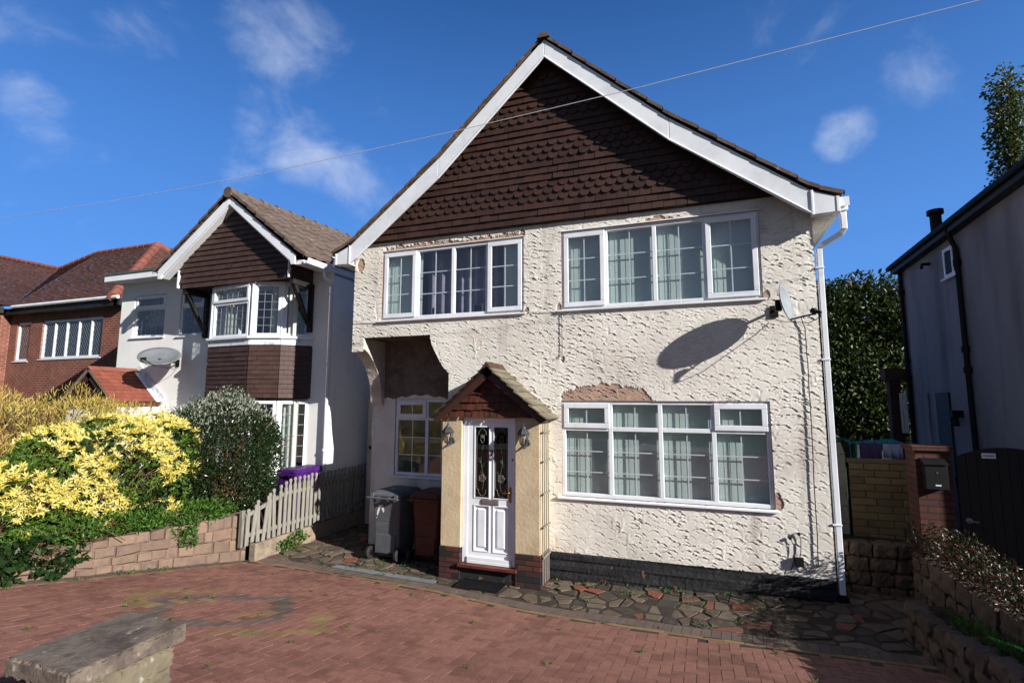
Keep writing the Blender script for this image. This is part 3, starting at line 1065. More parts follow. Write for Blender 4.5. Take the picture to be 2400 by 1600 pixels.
def window(parent, name, x0, x1, z0, z1, yf, cols, rows=None, sashes=(), bars=(2, 3), sill=True, fr=.055, depth=.07, nosill_front=.07, barw=.016,
           bar_mat='upvc', local=False, diamond=False, sill_mat='upvc'):
    """uPVC window facing -y. cols/rows: split positions; sashes: set of (col,row) that open"""
    xsplit = [x0] + list(cols) + [x1]
    zsplit = [z0] + list(rows or []) + [z1]
    mb = MB()
    mb.box(x0, x1, yf, yf + depth, z1 - fr, z1)
    mb.box(x0, x1, yf, yf + depth, z0, z0 + fr)
    mb.box(x0, x0 + fr, yf, yf + depth, z0 + fr, z1 - fr)
    mb.box(x1 - fr, x1, yf, yf + depth, z0 + fr, z1 - fr)
    hm = .03
    for c in cols:
        mb.box(c - hm, c + hm, yf - .001, yf + depth - .002, z0 + fr, z1 - fr)
    for i, (a, b) in enumerate(zip(xsplit[:-1], xsplit[1:])):
        for r in (rows or []):
            mb.box(a + (fr if i == 0 else hm), b - (fr if i == len(xsplit) - 2 else hm), yf + .001, yf + depth - .003, r - hm, r + hm)
    win = part(mb, name, 'upvc', parent, local, bevel=.006)
    gl, br, sh = MB(), MB(), None
    for i, (a, b) in enumerate(zip(xsplit[:-1], xsplit[1:])):
        for j, (c, d) in enumerate(zip(zsplit[:-1], zsplit[1:])):
            a1 = a + (fr if i == 0 else hm)
            b1 = b - (fr if i == len(xsplit) - 2 else hm)
            c1 = c + (fr if j == 0 else hm)
            d1 = d - (fr if j == len(zsplit) - 2 else hm)
            yg = yf + .03
            if (i, j) in sashes:
                sw, lap = .052, .02
                s2 = MB()
                A, B_, C_, D = a1 - lap, b1 + lap, c1 - lap, d1 + lap
                yo = yf - .022
                s2.box(A, B_, yo, yf - .0015, D - sw - lap, D)
                s2.box(A, B_, yo, yf - .0015, C_, C_ + sw + lap)
                s2.box(A, A + sw + lap, yo, yf - .0015, C_ + sw + lap, D - sw - lap)
                s2.box(B_ - sw - lap, B_, yo, yf - .0015, C_ + sw + lap, D - sw - lap)
                part(s2, 'sash', 'upvc', win, True, bevel=.007)
                a1, b1, c1, d1 = A + sw + lap, B_ - sw - lap, C_ + sw + lap, D - sw - lap
                yg = yf + .004
            gl.add([(a1 - .01, yg, c1 - .01), (b1 + .01, yg, c1 - .01), (b1 + .01, yg, d1 + .01), (a1 - .01, yg, d1 + .01)], [(0, 1, 2, 3)])
            nb = bars
            if rows and j == len(zsplit) - 2 and len(zsplit) == 3:
                nb = (bars[0], 1)
            if not diamond:
                for k in range(1, nb[0]):
                    xx = a1 + (b1 - a1) * k / nb[0]
                    br.box(xx - barw / 2, xx + barw / 2, yg + .004, yg + .012, c1 - .005, d1 + .005)
                for k in range(1, nb[1]):
                    zz = c1 + (d1 - c1) * k / nb[1]
                    br.box(a1 - .005, b1 + .005, yg + .0045, yg + .0125, zz - barw / 2, zz + barw / 2)
            else:
                st = .11
                n_ = int(((b1 - a1) + (d1 - c1)) / st) + 1
                for k in range(1, n_):
                    for sgn in (1, -1):
                        pts = []
                        for t in np.linspace(0, 1, 2):
                            pass
                        # line z - c1 = sgn*(x - xx)*1.4 clipped
                        xx = a1 + k * st if sgn < 0 else b1 - k * st
                        P_ = []
                        for xq in (a1, b1):
                            zq = c1 + sgn * 1.4 * (xq - xx)
                            P_.append((xq, zq))
                        (xa, za), (xb, zb2) = P_
                        t0, t1 = 0., 1.
                        dzz = zb2 - za
                        ta, tb = (c1 - za) / dzz, (d1 - za) / dzz
                        if ta > tb: ta, tb = tb, ta
                        t0, t1 = max(t0, ta), min(t1, tb)
                        if t1 > t0:
                            br.tube([(xa + (xb - xa) * t0, yg + .006, za + dzz * t0), (xa + (xb - xa) * t1, yg + .006, za + dzz * t1)], barw / 2, 4)
    part(gl, 'glass_pane', 'glass', win, True)
    if br.v:
        part(br, 'glazing_bar', bar_mat, win, True)
    if sill:
        s3 = MB()
        s3.prism([(yf - nosill_front, z0 - .035), (yf + .05, z0 - .035), (yf + .05, z0 - .001), (yf - .01, z0 - .001), (yf - nosill_front, z0 - .012)], 'x', x0 - .06, x1 + .04)
        part(s3, 'window_sill', sill_mat, win, True, bevel=.004)
    return win


def reveal(parent, x0, x1, z0, z1, y0, y1, t=.012, m='bare'):
    """edge strips of a wall opening"""
    mb = MB()
    mb.box(x0 - t, x0 - .001, y0, y1, z0 - t, z1 + t)
    mb.box(x1 + .001, x1 + t, y0, y1, z0 - t, z1 + t)
    mb.box(x0 - .001, x1 + .001, y0, y1, z1 + .001, z1 + t)
    mb.box(x0 - .001, x1 + .001, y0, y1, z0 - t, z0 - .001)
    return part(mb, 'window_reveal', m, parent)


def blinds(win, x0, x1, z0, z1, y, g, open_=.0):
    mb = MB()
    x = x0
    while x < x1:
        a = R(4 + g.uniform(-.8, .8))
        hw = .0445
        dx, dy = hw * cos(a), hw * sin(a)
        mb.add([(x - dx, y - dy, z0), (x, y - .001, z0), (x + dx, y + dy, z0), (x + dx, y + dy, z1), (x, y - .001, z1), (x - dx, y - dy, z1)], [(0, 1, 4, 5), (1, 2, 3, 4)])
        x += .079
    mb.box(x0 - .03, x1 + .03, y - .03, y + .03, z1, z1 + .035)
    return part(mb, 'vertical_blind', 'blind', win, True)


def curtain(win, x0, x1, z0, z1, y, m='curtain', amp=.035, per=.17, name='curtain'):
    n = int((x1 - x0) / .02) + 2
    v, f = [], []
    for i in range(n):
        t = i / (n - 1)
        x = x0 + (x1 - x0) * t
        yy = y + amp * sin(2 * pi * x / per + .8 * sin(x * 7))
        v += [(x, yy, z0), (x, yy * 1.0 + .3 * amp * sin(x * 31), z1)]
    f = [(2 * i, 2 * i + 2, 2 * i + 3, 2 * i + 1) for i in range(n - 1)]
    mb = MB()
    mb.add(v, f)
    return part(mb, name, m, win, True, smooth=True)


g = random.Random(3)
yW = .025
a, b, c, d = WIN['UR']
wUR = window(house, 'window', a, b, c, d, yW, [-1.235, -.525, .165], sashes={(0, 0), (3, 0)})
blinds(wUR, a + .06, b - .03, c + .03, d - .06, .125, g)
reveal(house, a, b, c, d, .004, .09)
a, b, c, d = WIN['UL']
wUL = window(house, 'window', a, b, c, d, yW, [-4.46, -3.775, -3.155], sashes={(0, 0), (3, 0)})
blinds(wUL, a + .06, -4.44, c + .03, d - .06, .125, g)
blinds(wUL, -2.86, b - .03, c + .03, d - .06, .125, g)
curtain(wUL, -4.42, -2.9, c + .02, d - .02, .34)
reveal(house, a, b, c, d, .004, .09)
a, b, c, d = WIN['LR']
wLR = window(house, 'window', a, b, c, d, yW, [-1.21, -.515, .18], rows=[2.165], sashes={(0, 1), (3, 1)})
blinds(wLR, a + .06, b - .03, c + .03, d - .06, .125, g)
reveal(house, a, b, c, d, .004, .09)
a, b, c, d = LLW
wLL = window(house, 'window', a, b, c, d, .70, [-4.585], rows=[2.25], sashes={(0, 1)})
blinds(wLL, a + .9, b - .03, c + .03, d - .06, .85, g)
reveal(house, a, b, c, d, .684, .76)
mb = MB()
mb.box(-5.13, -2.48, -.005, .004, 5.172, 5.182)
mb.box(-1.93, .89, -.012, .004, 5.173, 5.186)
part(mb, 'window_drip', 'upvc_dirty', house)

# --- tile-hung gable
gau, tw = .1135, .165
mb = MB()
row = 0
z = 5.352
while z < 8.2:
    sc_ = (row % 6) in (3, 4, 5)
    off = (row % 2) * tw / 2
    k0 = int((-6.2 - RX) / tw)
    for k in range(-26, 27):
        xc_ = RX + k * tw + off
        if abs(xc_ - RX) > 3.55: continue
        ztop = z + .20
        zl = float(roofz(xc_)) - .12
        if z + .04 > zl: continue
        ztop = min(ztop, zl + .05)
        hw = tw / 2 - .0025
        j = rng.normal(0, .0025)
        yb, yt = -.066 + j + rng.normal(0, .0015), -.024 + j * .5
        th = .021
        if sc_:
            pts = [(-hw, z + .062)]
            for q in range(0, 9):
                t = pi + pi * q / 8
                pts.append((hw * cos(t), z + .072 + .078 * sin(t)))
            pts.append((hw, z + .062))
        else:
            pts = [(-hw, z + rng.normal(0, .001)), (hw, z + rng.normal(0, .001))]
        pts += [(hw, ztop), (-hw, ztop)]
        n = len(pts)
        def yy(zz): return yb + (yt - yb) * (zz - z) / .20
        v = [(xc_ + p, yy(q), q) for p, q in pts] + [(xc_ + p, yy(q) + th, q) for p, q in pts]
        f = [tuple(range(n))] + [(i + n, (i + 1) % n + n, (i + 1) % n, i) for i in range(n)]
        mb.add(v, f)
    z += gau
    row += 1
part(mb, 'gable_tiles', 'tile_hung', house)
mb = MB()
zz_ = lambda x: float(roofz(x)) - .10
poly = [(RX - 3.45, 5.36), (RX + 3.45, 5.36), (RX + 3.45, zz_(RX + 3.45)), (RX + 1.85, zz_(RX + 1.85)), (RX, zz_(RX)), (RX - 1.85, zz_(RX - 1.85)), (RX - 3.45, zz_(RX - 3.45))]
mb.prism(poly, 'y', -.02, .05)
part(mb, 'gable_backing', 'backing', house)
mb = MB()
mb.box(-5.36, 1.16, -.055, -.021, 5.335, 5.352)
part(mb, 'tile_batten', 'backing', house)


# --- roofs
def roof_slope(profile, sgn, xr, y0, y1, gauge, roll, amp, lap=.022, skirt=.07, sub=None, rise=0.0):
    """profile [(dist,z)] from ridge down; returns mesh arrays of a coursed, rolled tile surface running along y"""
    P = np.array(profile, float)
    seg = np.hypot(np.diff(P[:, 0]), np.diff(P[:, 1]))
    S = np.concatenate([[0], np.cumsum(seg)])
    Ls = S[-1]
    n = int(round(Ls / gauge))
    ss, hh = [], []
    for i in range(n):
        s0, s1 = Ls * i / n, Ls * (i + 1) / n
        ss += [s0 + .0005, (s0 + s1) / 2, s1 - .0005]
        hh += [0.0, lap * .5, lap]
    ss = np.array(ss)
    hh = np.array(hh)
    d = np.interp(ss, S, P[:, 0])
    z = np.interp(ss, S, P[:, 1])
    # normals
    k = np.clip(np.searchsorted(S, ss) - 1, 0, len(seg) - 1)
    nx = -np.diff(P[:, 1])[k] / seg[k]
    nz_ = np.diff(P[:, 0])[k] / seg[k]
    per = sub or 8
    ny = int(round((y1 - y0) / roll)) * per + 1
    ys = np.linspace(y0, y1, ny)
    ph = (ys - y0) / roll * 2 * pi
    wv = amp * (np.clip(np.cos(ph), -.35, 1) + .35)
    wob = np.random.default_rng(4).normal(0, .003, (n, ny // per + 2))
    Hh = hh[:, None] + wv[None, :]
    Hh += np.repeat(np.repeat(wob, 3, 0), per, 1)[:len(ss), :ny]
    Xg = xr + sgn * (d[:, None] + nx[:, None] * Hh)
    Zg = z[:, None] + nz_[:, None] * Hh + rise * (ys - y0)[None, :]
    Yg = np.broadcast_to(ys[None, :], Xg.shape)
    G = np.stack([Xg, Yg, Zg], -1)
    # verge skirt
    sk = G[:, :1].copy()
    sk[..., 2] -= skirt
    sk2 = G[:, -1:].copy()
    sk2[..., 2] -= skirt
    G = np.concatenate([sk, G, sk2], 1)
    ek = G[-1:].copy()
    ek[..., 2] -= skirt * .7
    ek[..., 0] -= sgn * .02
    return np.concatenate([G, ek], 0)


for sg in (-1, 1):
    G = roof_slope(RP, sg, RX, -.262, 7.6, .30, .30, .012, lap=.014, skirt=.055)
    link('roof_slope', grid_mesh('roof_slope', G, np.ones((G.shape[0] - 1, G.shape[1] - 1), bool), 'roof_dark', smooth=False, flip=(sg > 0)), house)
mb = MB()
y = -.30
while y < 7.6:
    n = 8
    r0 = .105 + rng.normal(0, .003)
    v = []
    for yy_, rr in ((y, r0), (y + .44, r0 - .01)):
        for k in range(n + 1):
            t = pi * k / n
            v.append((RX + rr * 1.05 * cos(t), yy_, 8.285 + rr * .85 * sin(t)))
    f = [(k, k + 1, n + 2 + k, n + 1 + k) for k in range(n)] + [tuple(range(n + 1))]
    mb.add(v, f)
    y += .43
part(mb, 'ridge_tiles', 'roof_dark', house, smooth=False)

# bargeboards, box ends, soffits
def board(outer, inner, y0=-.235, y1=-.208):
    mb = MB()
    poly = outer + inner[::-1]
    mb.prism(poly, 'y', y0, y1)
    return mb


for sg in (-1, 1):
    X_ = lambda d: RX + sg * d
    gp = .004
    part(board([(X_(.001), 8.29), (X_(1.85 - gp), 6.60)], [(X_(.001), 7.985), (X_(1.85 - gp), 6.255)]), 'bargeboard', 'upvc', house, bevel=.006)
    part(board([(X_(1.85), 6.60), (X_(3.56), 5.275)], [(X_(1.85), 6.255), (X_(3.42), 5.045), (X_(3.56), 4.96)]), 'bargeboard', 'upvc', house, bevel=.006)
    mb = MB()                                                     # thin bead under each board
    mb.tube([(X_(0.0), -.24, 7.99), (X_(1.85), -.24, 6.26), (X_(3.55), -.24, 4.97)], .013, 6)
    part(mb, 'bargeboard_bead', 'upvc', house)
    mb = MB()
    mb.prism([(X_(3.565), 5.27), (X_(3.85), 5.15), (X_(3.85), 4.955), (X_(3.565), 4.945)], 'y', -.24, -.10)
    mb.box(X_(3.835), X_(3.875), -.248, -.10, 4.95, 5.155)
    mb.box(X_(3.555), X_(3.585), -.25, -.23, 4.94, 5.27)
    part(mb, 'eaves_box_end', 'upvc', house, bevel=.005)
    mb = MB()
    mb.box(X_(3.60), X_(3.83), -.098, 7.5, 4.962, 4.978)
    for q in range(2, 90):
        mb.box(X_(3.61), X_(3.82), -.098 + q * .085, -.092 + q * .085, 4.957, 4.962)
    part(mb, 'eaves_soffit', 'soffit', house)
    mb = MB()
    mb.box(X_(3.83), X_(3.85), -.098, 7.5, 4.962, 5.15)
    part(mb, 'fascia', 'upvc', house)
    mb = MB()
    mb.prism([(X_(3.855), 5.06), (X_(3.88), 5.03), (X_(3.95), 5.03), (X_(3.985), 5.14), (X_(3.975), 5.14), (X_(3.942), 5.045), (X_(3.885), 5.045), (X_(3.86), 5.07)], 'y', -.19, 7.55)
    if sg > 0:
        mb.box(X_(3.86), X_(3.99), -.20, -.188, 5.03, 5.15)
    part(mb, 'gutter', 'upvc', house)
    mb = MB()
    mb.hexa([(X_(.0), -.206, 8.17), (X_(1.85), -.206, 6.46), (X_(1.85), .0, 6.46), (X_(.0), .0, 8.17)][::sg], [(X_(.0), -.206, 8.20), (X_(1.85), -.206, 6.49), (X_(1.85), .0, 6.49), (X_(.0), .0, 8.20)][::sg])
    mb.hexa([(X_(1.851), -.206, 6.46), (X_(3.5), -.206, 5.17), (X_(3.5), .0, 5.17), (X_(1.851), .0, 6.46)][::sg], [(X_(1.851), -.206, 6.49), (X_(3.5), -.206, 5.20), (X_(3.5), .0, 5.20), (X_(1.851), .0, 6.49)][::sg])
    part(mb, 'verge_soffit', 'black_wood', house)  # underside coloured black to stand in for the shade beneath the verge
# square downpipe with swan neck
mb = MB()


def sqpipe(mb, pts, w_=.033):
    pts = [Vector(p) for p in pts]
    v = []
    for i, p in enumerate(pts):
        t = (pts[min(i + 1, len(pts) - 1)] - pts[max(i - 1, 0)]).normalized()
        a_ = Vector((0, 1, 0))
        b_ = t.cross(a_).normalized()
        v += [p + a_ * w_ + b_ * w_, p - a_ * w_ + b_ * w_, p - a_ * w_ - b_ * w_, p + a_ * w_ - b_ * w_]
    f = []
    for i in range(len(pts) - 1):
        for k in range(4):
            f.append((i * 4 + k, i * 4 + (k + 1) % 4, i * 4 + 4 + (k + 1) % 4, i * 4 + 4 + k))
    f += [(3, 2, 1, 0), tuple(range(len(v) - 4, len(v)))]
    mb.add(v, f)


sqpipe(mb, [(1.835, -.09, 5.05), (1.835, -.09, 4.76), (1.80, -.07, 4.71), (1.60, .0, 4.60), (1.562, .02, 4.55), (1.562, .02, .24)])
for z_ in (4.30, 3.10, 1.06):
    mb.box(1.495, 1.602, -.022, .062, z_ - .012, z_ + .012)
mb.box(1.785, 1.885, -.14, -.04, 4.99, 5.05)
part(mb, 'downpipe', 'upvc', house, bevel=.006)
mb = MB()
mb.box(1.50, 1.62, -.04, .10, .12, .22)
part(mb, 'drain_gully', 'black', house)

# --- porch
part(MB().box(-3.68, -3.345, -.45, .67, .44, 2.34).box(-2.505, -2.13, -.45, .01, .44, 2.34).box(-3.345, -2.505, -.45, -.30, 2.315, 2.36), 'porch_wall', 'cream', house, bevel=.012)
for (xa, xb, yb_) in ((-3.69, -3.35, .6), (-2.50, -2.12, .01)):
    part(MB().box(xa, xb, -.462, yb_, -.03, .44), 'porch_brick_base', 'brickbase', house, bevel=.006)
part(MB().box(-3.35, -2.50, -.44, .0, -.03, .19), 'porch_step_riser', 'plinth', house)
part(MB().box(-3.37, -2.465, -.515, -.26, .191, .232), 'threshold', 'sill_red', house, bevel=.006)
# shingled pediment
mb = MB()
PA = (-2.88, 3.06)
pz = lambda x: 3.06 - abs(x + 2.88) * .90
z = 2.325
r_ = 0
while z < 3.0:
    x = -3.75 + (r_ % 2) * .06
    while x < -2.0:
        w_ = rng.uniform(.08, .15)
        xm = x + w_ / 2
        zt = min(z + .16, pz(xm) + .0)
        if zt - z > .02:
            j = rng.normal(0, .003)
            yb_, yt_ = -.50 + j, -.462
            zz0 = z + rng.normal(0, .003)
            mb.add([(x, yb_, zz0), (x + w_ - .004, yb_, zz0), (x + w_ - .004, yt_, zt), (x, yt_, zt), (x, yb_ + .012, zz0), (x + w_ - .004, yb_ + .012, zz0)],
                   [(0, 1, 2, 3), (4, 5, 1, 0)])
        x += w_
    z += .112
    r_ += 1
part(mb, 'pediment_shingles', 'timber_red', house)
part(MB().prism([(-3.70, 2.33), (-2.06, 2.33), (-2.88, 3.05)], 'y', -.455, .0), 'pediment_backing', 'backing', house)
for sg in (-1, 1):
    mb = MB()                                                     # tiles of the little roof, course by course
    L_ = 1.165
    ca, sa = cos(math.atan(.86)), sin(math.atan(.86))
    nco = 8
    for i in range(nco):
        s0, s1 = L_ * i / nco - .02, L_ * (i + 1) / nco + .015
        y = -.64 - rng.uniform(0, .02)
        while y < (.0 if sg > 0 else .6) - .02:
            w_ = rng.uniform(.09, .17)
            y2 = min(y + w_, 0 if sg > 0 else .66)
            h0, h1 = .010, .034 + rng.normal(0, .002)
            j = rng.normal(0, .006)
            def P3(s, h, yy_): return (PA[0] + sg * (s * ca + h * sa), yy_, 3.07 - s * sa + h * ca)
            v = [P3(s0, h0, y), P3(s1 + j, h1, y), P3(s1 + j, h1, y2 - .003), P3(s0, h0, y2 - .003), P3(s1 + j, h1 - .018, y), P3(s1 + j, h1 - .018, y2 - .003), P3(s0, h0 - .018, y), P3(s0, h0 - .018, y2 - .003)]
            f = [(0, 1, 2, 3), (1, 4, 5, 2), (0, 6, 4, 1), (3, 2, 5, 7)]
            mb.add(v, f if sg < 0 else [q[::-1] for q in f])
            y = y2
    part(mb, 'porch_roof', 'shingle_edge' if sg < 0 else 'shingle_grey', house)
    mb = MB()
    P2 = lambda s, h: (PA[0] + sg * (s * ca + h * sa), 3.07 - s * sa + h * ca)
    mb.prism([P2(0, .008), P2(L_, .012), P2(L_, -.03), P2(0, -.03)], 'y', -.60, -.0 if sg > 0 else .6)
    part(mb, 'porch_roof_deck', 'black_wood', house)
    mb = MB()
    mb.prism([P2(0.0, -.031), P2(L_, -.031), P2(L_ - .02, -.10), P2(.02, -.13)], 'y', -.60, -.565)
    part(mb, 'porch_bargeboard', 'brown_wood', house)
mb = MB()
y = -.66
while y < .0:
    mb.prism([(-2.95, 3.045), (-2.88, 3.135), (-2.81, 3.045), (-2.84, 3.04), (-2.88, 3.10), (-2.92, 3.04)], 'y', y, y + .2)
    y += .205
part(mb, 'porch_ridge', 'shingle_edge', house)

# --- front door
DX0, DX1, DZ0, DZ1, DY = -3.343, -2.507, .235, 2.312, -.405
mb = MB()
fw = .085
mb.box(DX0, DX0 + fw, DY, DY + .07, DZ0, DZ1)
mb.box(DX1 - fw + .02, DX1, DY, DY + .07, DZ0, DZ1)
mb.box(DX0 + fw, DX1 - fw + .02, DY, DY + .07, DZ1 - .06, DZ1)
mb.box(DX0 + fw, DX1 - fw + .02, DY - .02, DY + .07, DZ0, DZ0 + .05)
dframe = part(mb, 'door_frame', 'upvc', house, bevel=.006)
lx0, lx1, lz0, lz1 = DX0 + fw + .004, DX1 - fw + .016, DZ0 + .054, DZ1 - .064
ly = DY + .012
pw0, pw1 = (-3.15, -2.925), (-2.848, -2.628)
gz0, gz1 = 1.165, 2.18
qz0, qz1 = .415, 1.045
mb = MB()
def rect_with_holes(mb, x0, x1, z0, z1, holes, y0, y1):
    X = sorted({x0, x1, *[h[i] for h in holes for i in (0, 1)]})
    Zs = sorted({z0, z1, *[h[i] for h in holes for i in (2, 3)]})
    for i in range(len(X) - 1):
        for j in range(len(Zs) - 1):
            xm, zm = (X[i] + X[i + 1]) / 2, (Zs[j] + Zs[j + 1]) / 2
            if any(h[0] < xm < h[1] and h[2] < zm < h[3] for h in holes): continue
            v = [(X[i], y0, Zs[j]), (X[i + 1], y0, Zs[j]), (X[i + 1], y0, Zs[j + 1]), (X[i], y0, Zs[j + 1])]
            mb.add(v, [(0, 1, 2, 3)])
    for h in holes:
        a, b, c, d = h
        mb.add([(a, y0, c), (b, y0, c), (b, y0, d), (a, y0, d), (a, y1, c), (b, y1, c), (b, y1, d), (a, y1, d)], [(0, 4, 5, 1), (1, 5, 6, 2), (2, 6, 7, 3), (3, 7, 4, 0)])
holes = [(*pw0, gz0, gz1), (*pw1, gz0, gz1), (*pw0, qz0, qz1), (*pw1, qz0, qz1)]
rect_with_holes(mb, lx0, lx1, lz0, lz1, holes, ly, ly + .018)
mb.box(lx0, lx1, ly + .018, ly + .045, lz0, qz1 + .03)
for (a, b) in (pw0, pw1):                                         # raised lower panels
    i_ = .04
    c, d = qz0, qz1
    o_ = [(a, c), (b, c), (b, d), (a, d)]
    n_ = [(a + .012, c + .012), (b - .012, c + .012), (b - .012, d - .012), (a + .012, d - .012)]
    q_ = [(a + i_, c + i_), (b - i_, c + i_), (b - i_, d - i_), (a + i_, d - i_)]
    e_ = [(a + i_ + .02, c + i_ + .02), (b - i_ - .02, c + i_ + .02), (b - i_ - .02, d - i_ - .02), (a + i_ + .02, d - i_ - .02)]
    v = [(p[0], ly + .016, p[1]) for p in n_] + [(p[0], ly + .016, p[1]) for p in q_] + [(p[0], ly - .002, p[1]) for p in e_] + [(p[0], ly - .006, p[1]) for p in o_]
    f = [(8, 9, 10, 11)] + [(4 + k, 4 + (k + 1) % 4, 8 + (k + 1) % 4, 8 + k) for k in range(4)] + [(k, (k + 1) % 4, 4 + (k + 1) % 4, 4 + k) for k in range(4)] + [(12 + k, 12 + (k + 1) % 4, (k + 1) % 4, k) for k in range(4)]
    mb.add(v, f)
for hx0, hx1, hz0, hz1 in [(*pw0, gz0, gz1), (*pw1, gz0, gz1), (*pw0, qz0, qz1), (*pw1, qz0, qz1)]:   # beading
    t = .012
    mb.box(hx0 - t, hx0, ly - .009, ly + .006, hz0 - t, hz1 + t)
    mb.box(hx1, hx1 + t, ly - .009, ly + .006, hz0 - t, hz1 + t)
    mb.box(hx0, hx1, ly - .009, ly + .006, hz0 - t, hz0)
    mb.box(hx0, hx1, ly - .009, ly + .006, hz1, hz1 + t)
mb.box(lx0, lx1, ly - .03, ly + .002, lz0, lz0 + .035)
door = part(mb, 'door', 'upvc', house)
for (a, b) in (pw0, pw1):
    gp_ = part(MB().add([(a, ly + .012, gz0), (b, ly + .012, gz0), (b, ly + .012, gz1), (a, ly + .012, gz1)], [(0, 1, 2, 3)]), 'glass_panel', 'glass_dark', door, True)
    came, gcame, rcame = MB(), MB(), MB()
    yc = ly + .008
    mxx = (a + b) / 2
    def line(mbx, pts, r=.0016): mbx.tube([(p[0], yc, p[1]) for p in pts], r, 5)
    bd = []                                                       # notched border
    i_ = .022
    for p in [(a + i_, gz0 + .13), (a + i_, gz1 - .13), (a + .05, gz1 - .11), (a + .06, gz1 - .06), (mxx - .02, gz1 - .025), (mxx + .02, gz1 - .025), (b - .06, gz1 - .06), (b - .05, gz1 - .11), (b - i_, gz1 - .13), (b - i_, gz0 + .13), (b - .05, gz0 + .11), (b - .06, gz0 + .06), (mxx + .02, gz0 + .025), (mxx - .02, gz0 + .025), (a + .06, gz0 + .06), (a + .05, gz0 + .11), (a + i_, gz0 + .13)]:
        bd.append(p)
    line(came, bd)
    stem = [(mxx + .022 * sin(k * .7 + (0 if a < -3 else pi)), gz0 + .10 + k * .065) for k in range(11)]
    line(gcame, stem)
    for k, sd in ((2, 1), (3, -1), (5, 1), (6, -1), (8, 1)):
        px_, pz_ = stem[k]
        line(gcame, [(px_, pz_), (px_ + sd * .03, pz_ + .025), (px_ + sd * .045, pz_ + .075), (px_ + sd * .012, pz_ + .04), (px_, pz_)])
    tz = gz0 + .80
    line(came, [(mxx, tz - .02), (mxx - .03, tz + .02), (mxx - .022, tz + .10), (mxx - .006, tz + .05), (mxx, tz + .11), (mxx + .008, tz + .05), (mxx + .024, tz + .10), (mxx + .03, tz + .02), (mxx, tz - .02)], .0018)
    rz = gz0 + .275
    for rr, ph in ((.05, 0), (.034, .5), (.018, 1.1)):
        line(rcame if rr < .04 else came, [(mxx + rr * (1 + .15 * cos(5 * t)) * cos(t), rz + rr * (1 + .15 * cos(5 * t)) * sin(t)) for t in np.linspace(ph, ph + 2 * pi, 26)], .0018)
    part(came, 'leaded_line', 'came', door, True)
    part(gcame, 'leaded_stem', 'green_came', door, True)
    part(rcame, 'leaded_rose', 'rose_came', door, True)
part(MB().box(-3.04, -2.77, ly - .012, ly + .001, 1.062, 1.142).box(-3.03, -2.78, ly - .018, ly - .011, 1.072, 1.132), 'letter_plate', 'metal_grey', door, True, bevel=.004)
hd = MB().box(-2.606, -2.576, ly - .014, ly, 1.12, 1.33)
hd.tube([(-2.592, ly - .012, 1.26), (-2.592, ly - .05, 1.26), (-2.60, ly - .055, 1.26), (-2.70, ly - .055, 1.253)], .009, 8)
part(hd, 'handle', 'brass', door, True, bevel=.003)
part(MB().lathe([(.018, 0), (.018, .012), (.010, .02)], (-2.555, ly - .0, 1.72), 12, rot=Matrix.Rotation(R(90), 3, 'X')), 'lock', 'brass', door, True)
sev = MB()                                                        # house number
sx, sz = -2.886, 1.765
sev.prism([(sx - .026, sz + .085), (sx - .026, sz + .068), (sx + .012, sz + .068), (sx - .016, sz), (sx + .002, sz), (sx + .028, sz + .072), (sx + .028, sz + .085)], 'y', ly - .014, ly - .002)
part(sev, 'house_number', 'black', door, True)


# ------------------------------------------------------------------ white house on the left
lh = thing('house', 'white-painted house with brown tiled bow window under a projecting gable', 'house', (-9, .9, 0))
LX0, LX1, LY = -13.25, -6.91, .9


def wall_holes(parent, name, x0, x1, z0, z1, y, holes, mats, back=.2):
    X = axis_pts([x0, x1] + [h[i] for h in holes for i in (0, 1)], 9)
    Zs = axis_pts([z0, z1] + [h[i] for h in holes for i in (2, 3)], 9)
    mb = MB()
    for i in range(len(X) - 1):
        for j in range(len(Zs) - 1):
            xm, zm = (X[i] + X[i + 1]) / 2, (Zs[j] + Zs[j + 1]) / 2
            if any(h[0] < xm < h[1] and h[2] < zm < h[3] for h in holes): continue
            mb.add([(X[i], y, Zs[j]), (X[i + 1], y, Zs[j]), (X[i + 1], y, Zs[j + 1]), (X[i], y, Zs[j + 1])], [(0, 1, 2, 3)])
    for a, b, c, d in holes:
        y1 = y + .12
        mb.add([(a, y, c), (b, y, c), (b, y, d), (a, y, d), (a, y1, c), (b, y1, c), (b, y1, d), (a, y1, d)], [(0, 4, 5, 1), (1, 5, 6, 2), (2, 6, 7, 3), (3, 7, 4, 0)])
    return part(mb, name, mats, parent)


hA = (-12.79, -11.72, 4.06, 5.08)
hB = (-11.23, -10.46, 4.04, 5.06)
wall_holes(lh, 'front_wall', LX0, LX1, 0, 5.4, LY, [hA, hB, (-9.4, -7.6, 3.85, 4.93), (-9.3, -7.45, 1.25, 2.56)], 'white_wall')
mb = MB()
mb.box(LX1 - .1, LX1 - .001, LY + .001, 7.5, 0, 5.12)
mb.box(LX0 + .001, LX0 + .1, LY + .001, 7.5, 0, 5.4)
mb.box(LX0 + .1, LX1 - .1, 7.4, 7.5, 0, 5.2)
mb.box(LX0 + .1, LX1 - .1, 3.4, 3.5, 0, 5.3)
mb.box(LX0 + .1, LX1 - .1, 1.3, 7.4, 2.9, 3.0)
mb.box(LX0 + .1, LX1 - .1, LY + .01, 7.4, 5.3, 5.36)
part(mb, 'side_wall', 'white_wall', lh)
for (a, b, c, d) in (hA, hB):
    wn = window(lh, 'window', a, b, c, d, LY + .03, [], rows=[c + .68], sashes={(0, 1)}, bars=(6, 4), barw=.011, bar_mat='lead', fr=.05)
    curtain(wn, a + .02, b - .02, c + .3, d, LY + .35, 'net', .02, .12, 'net_curtain')
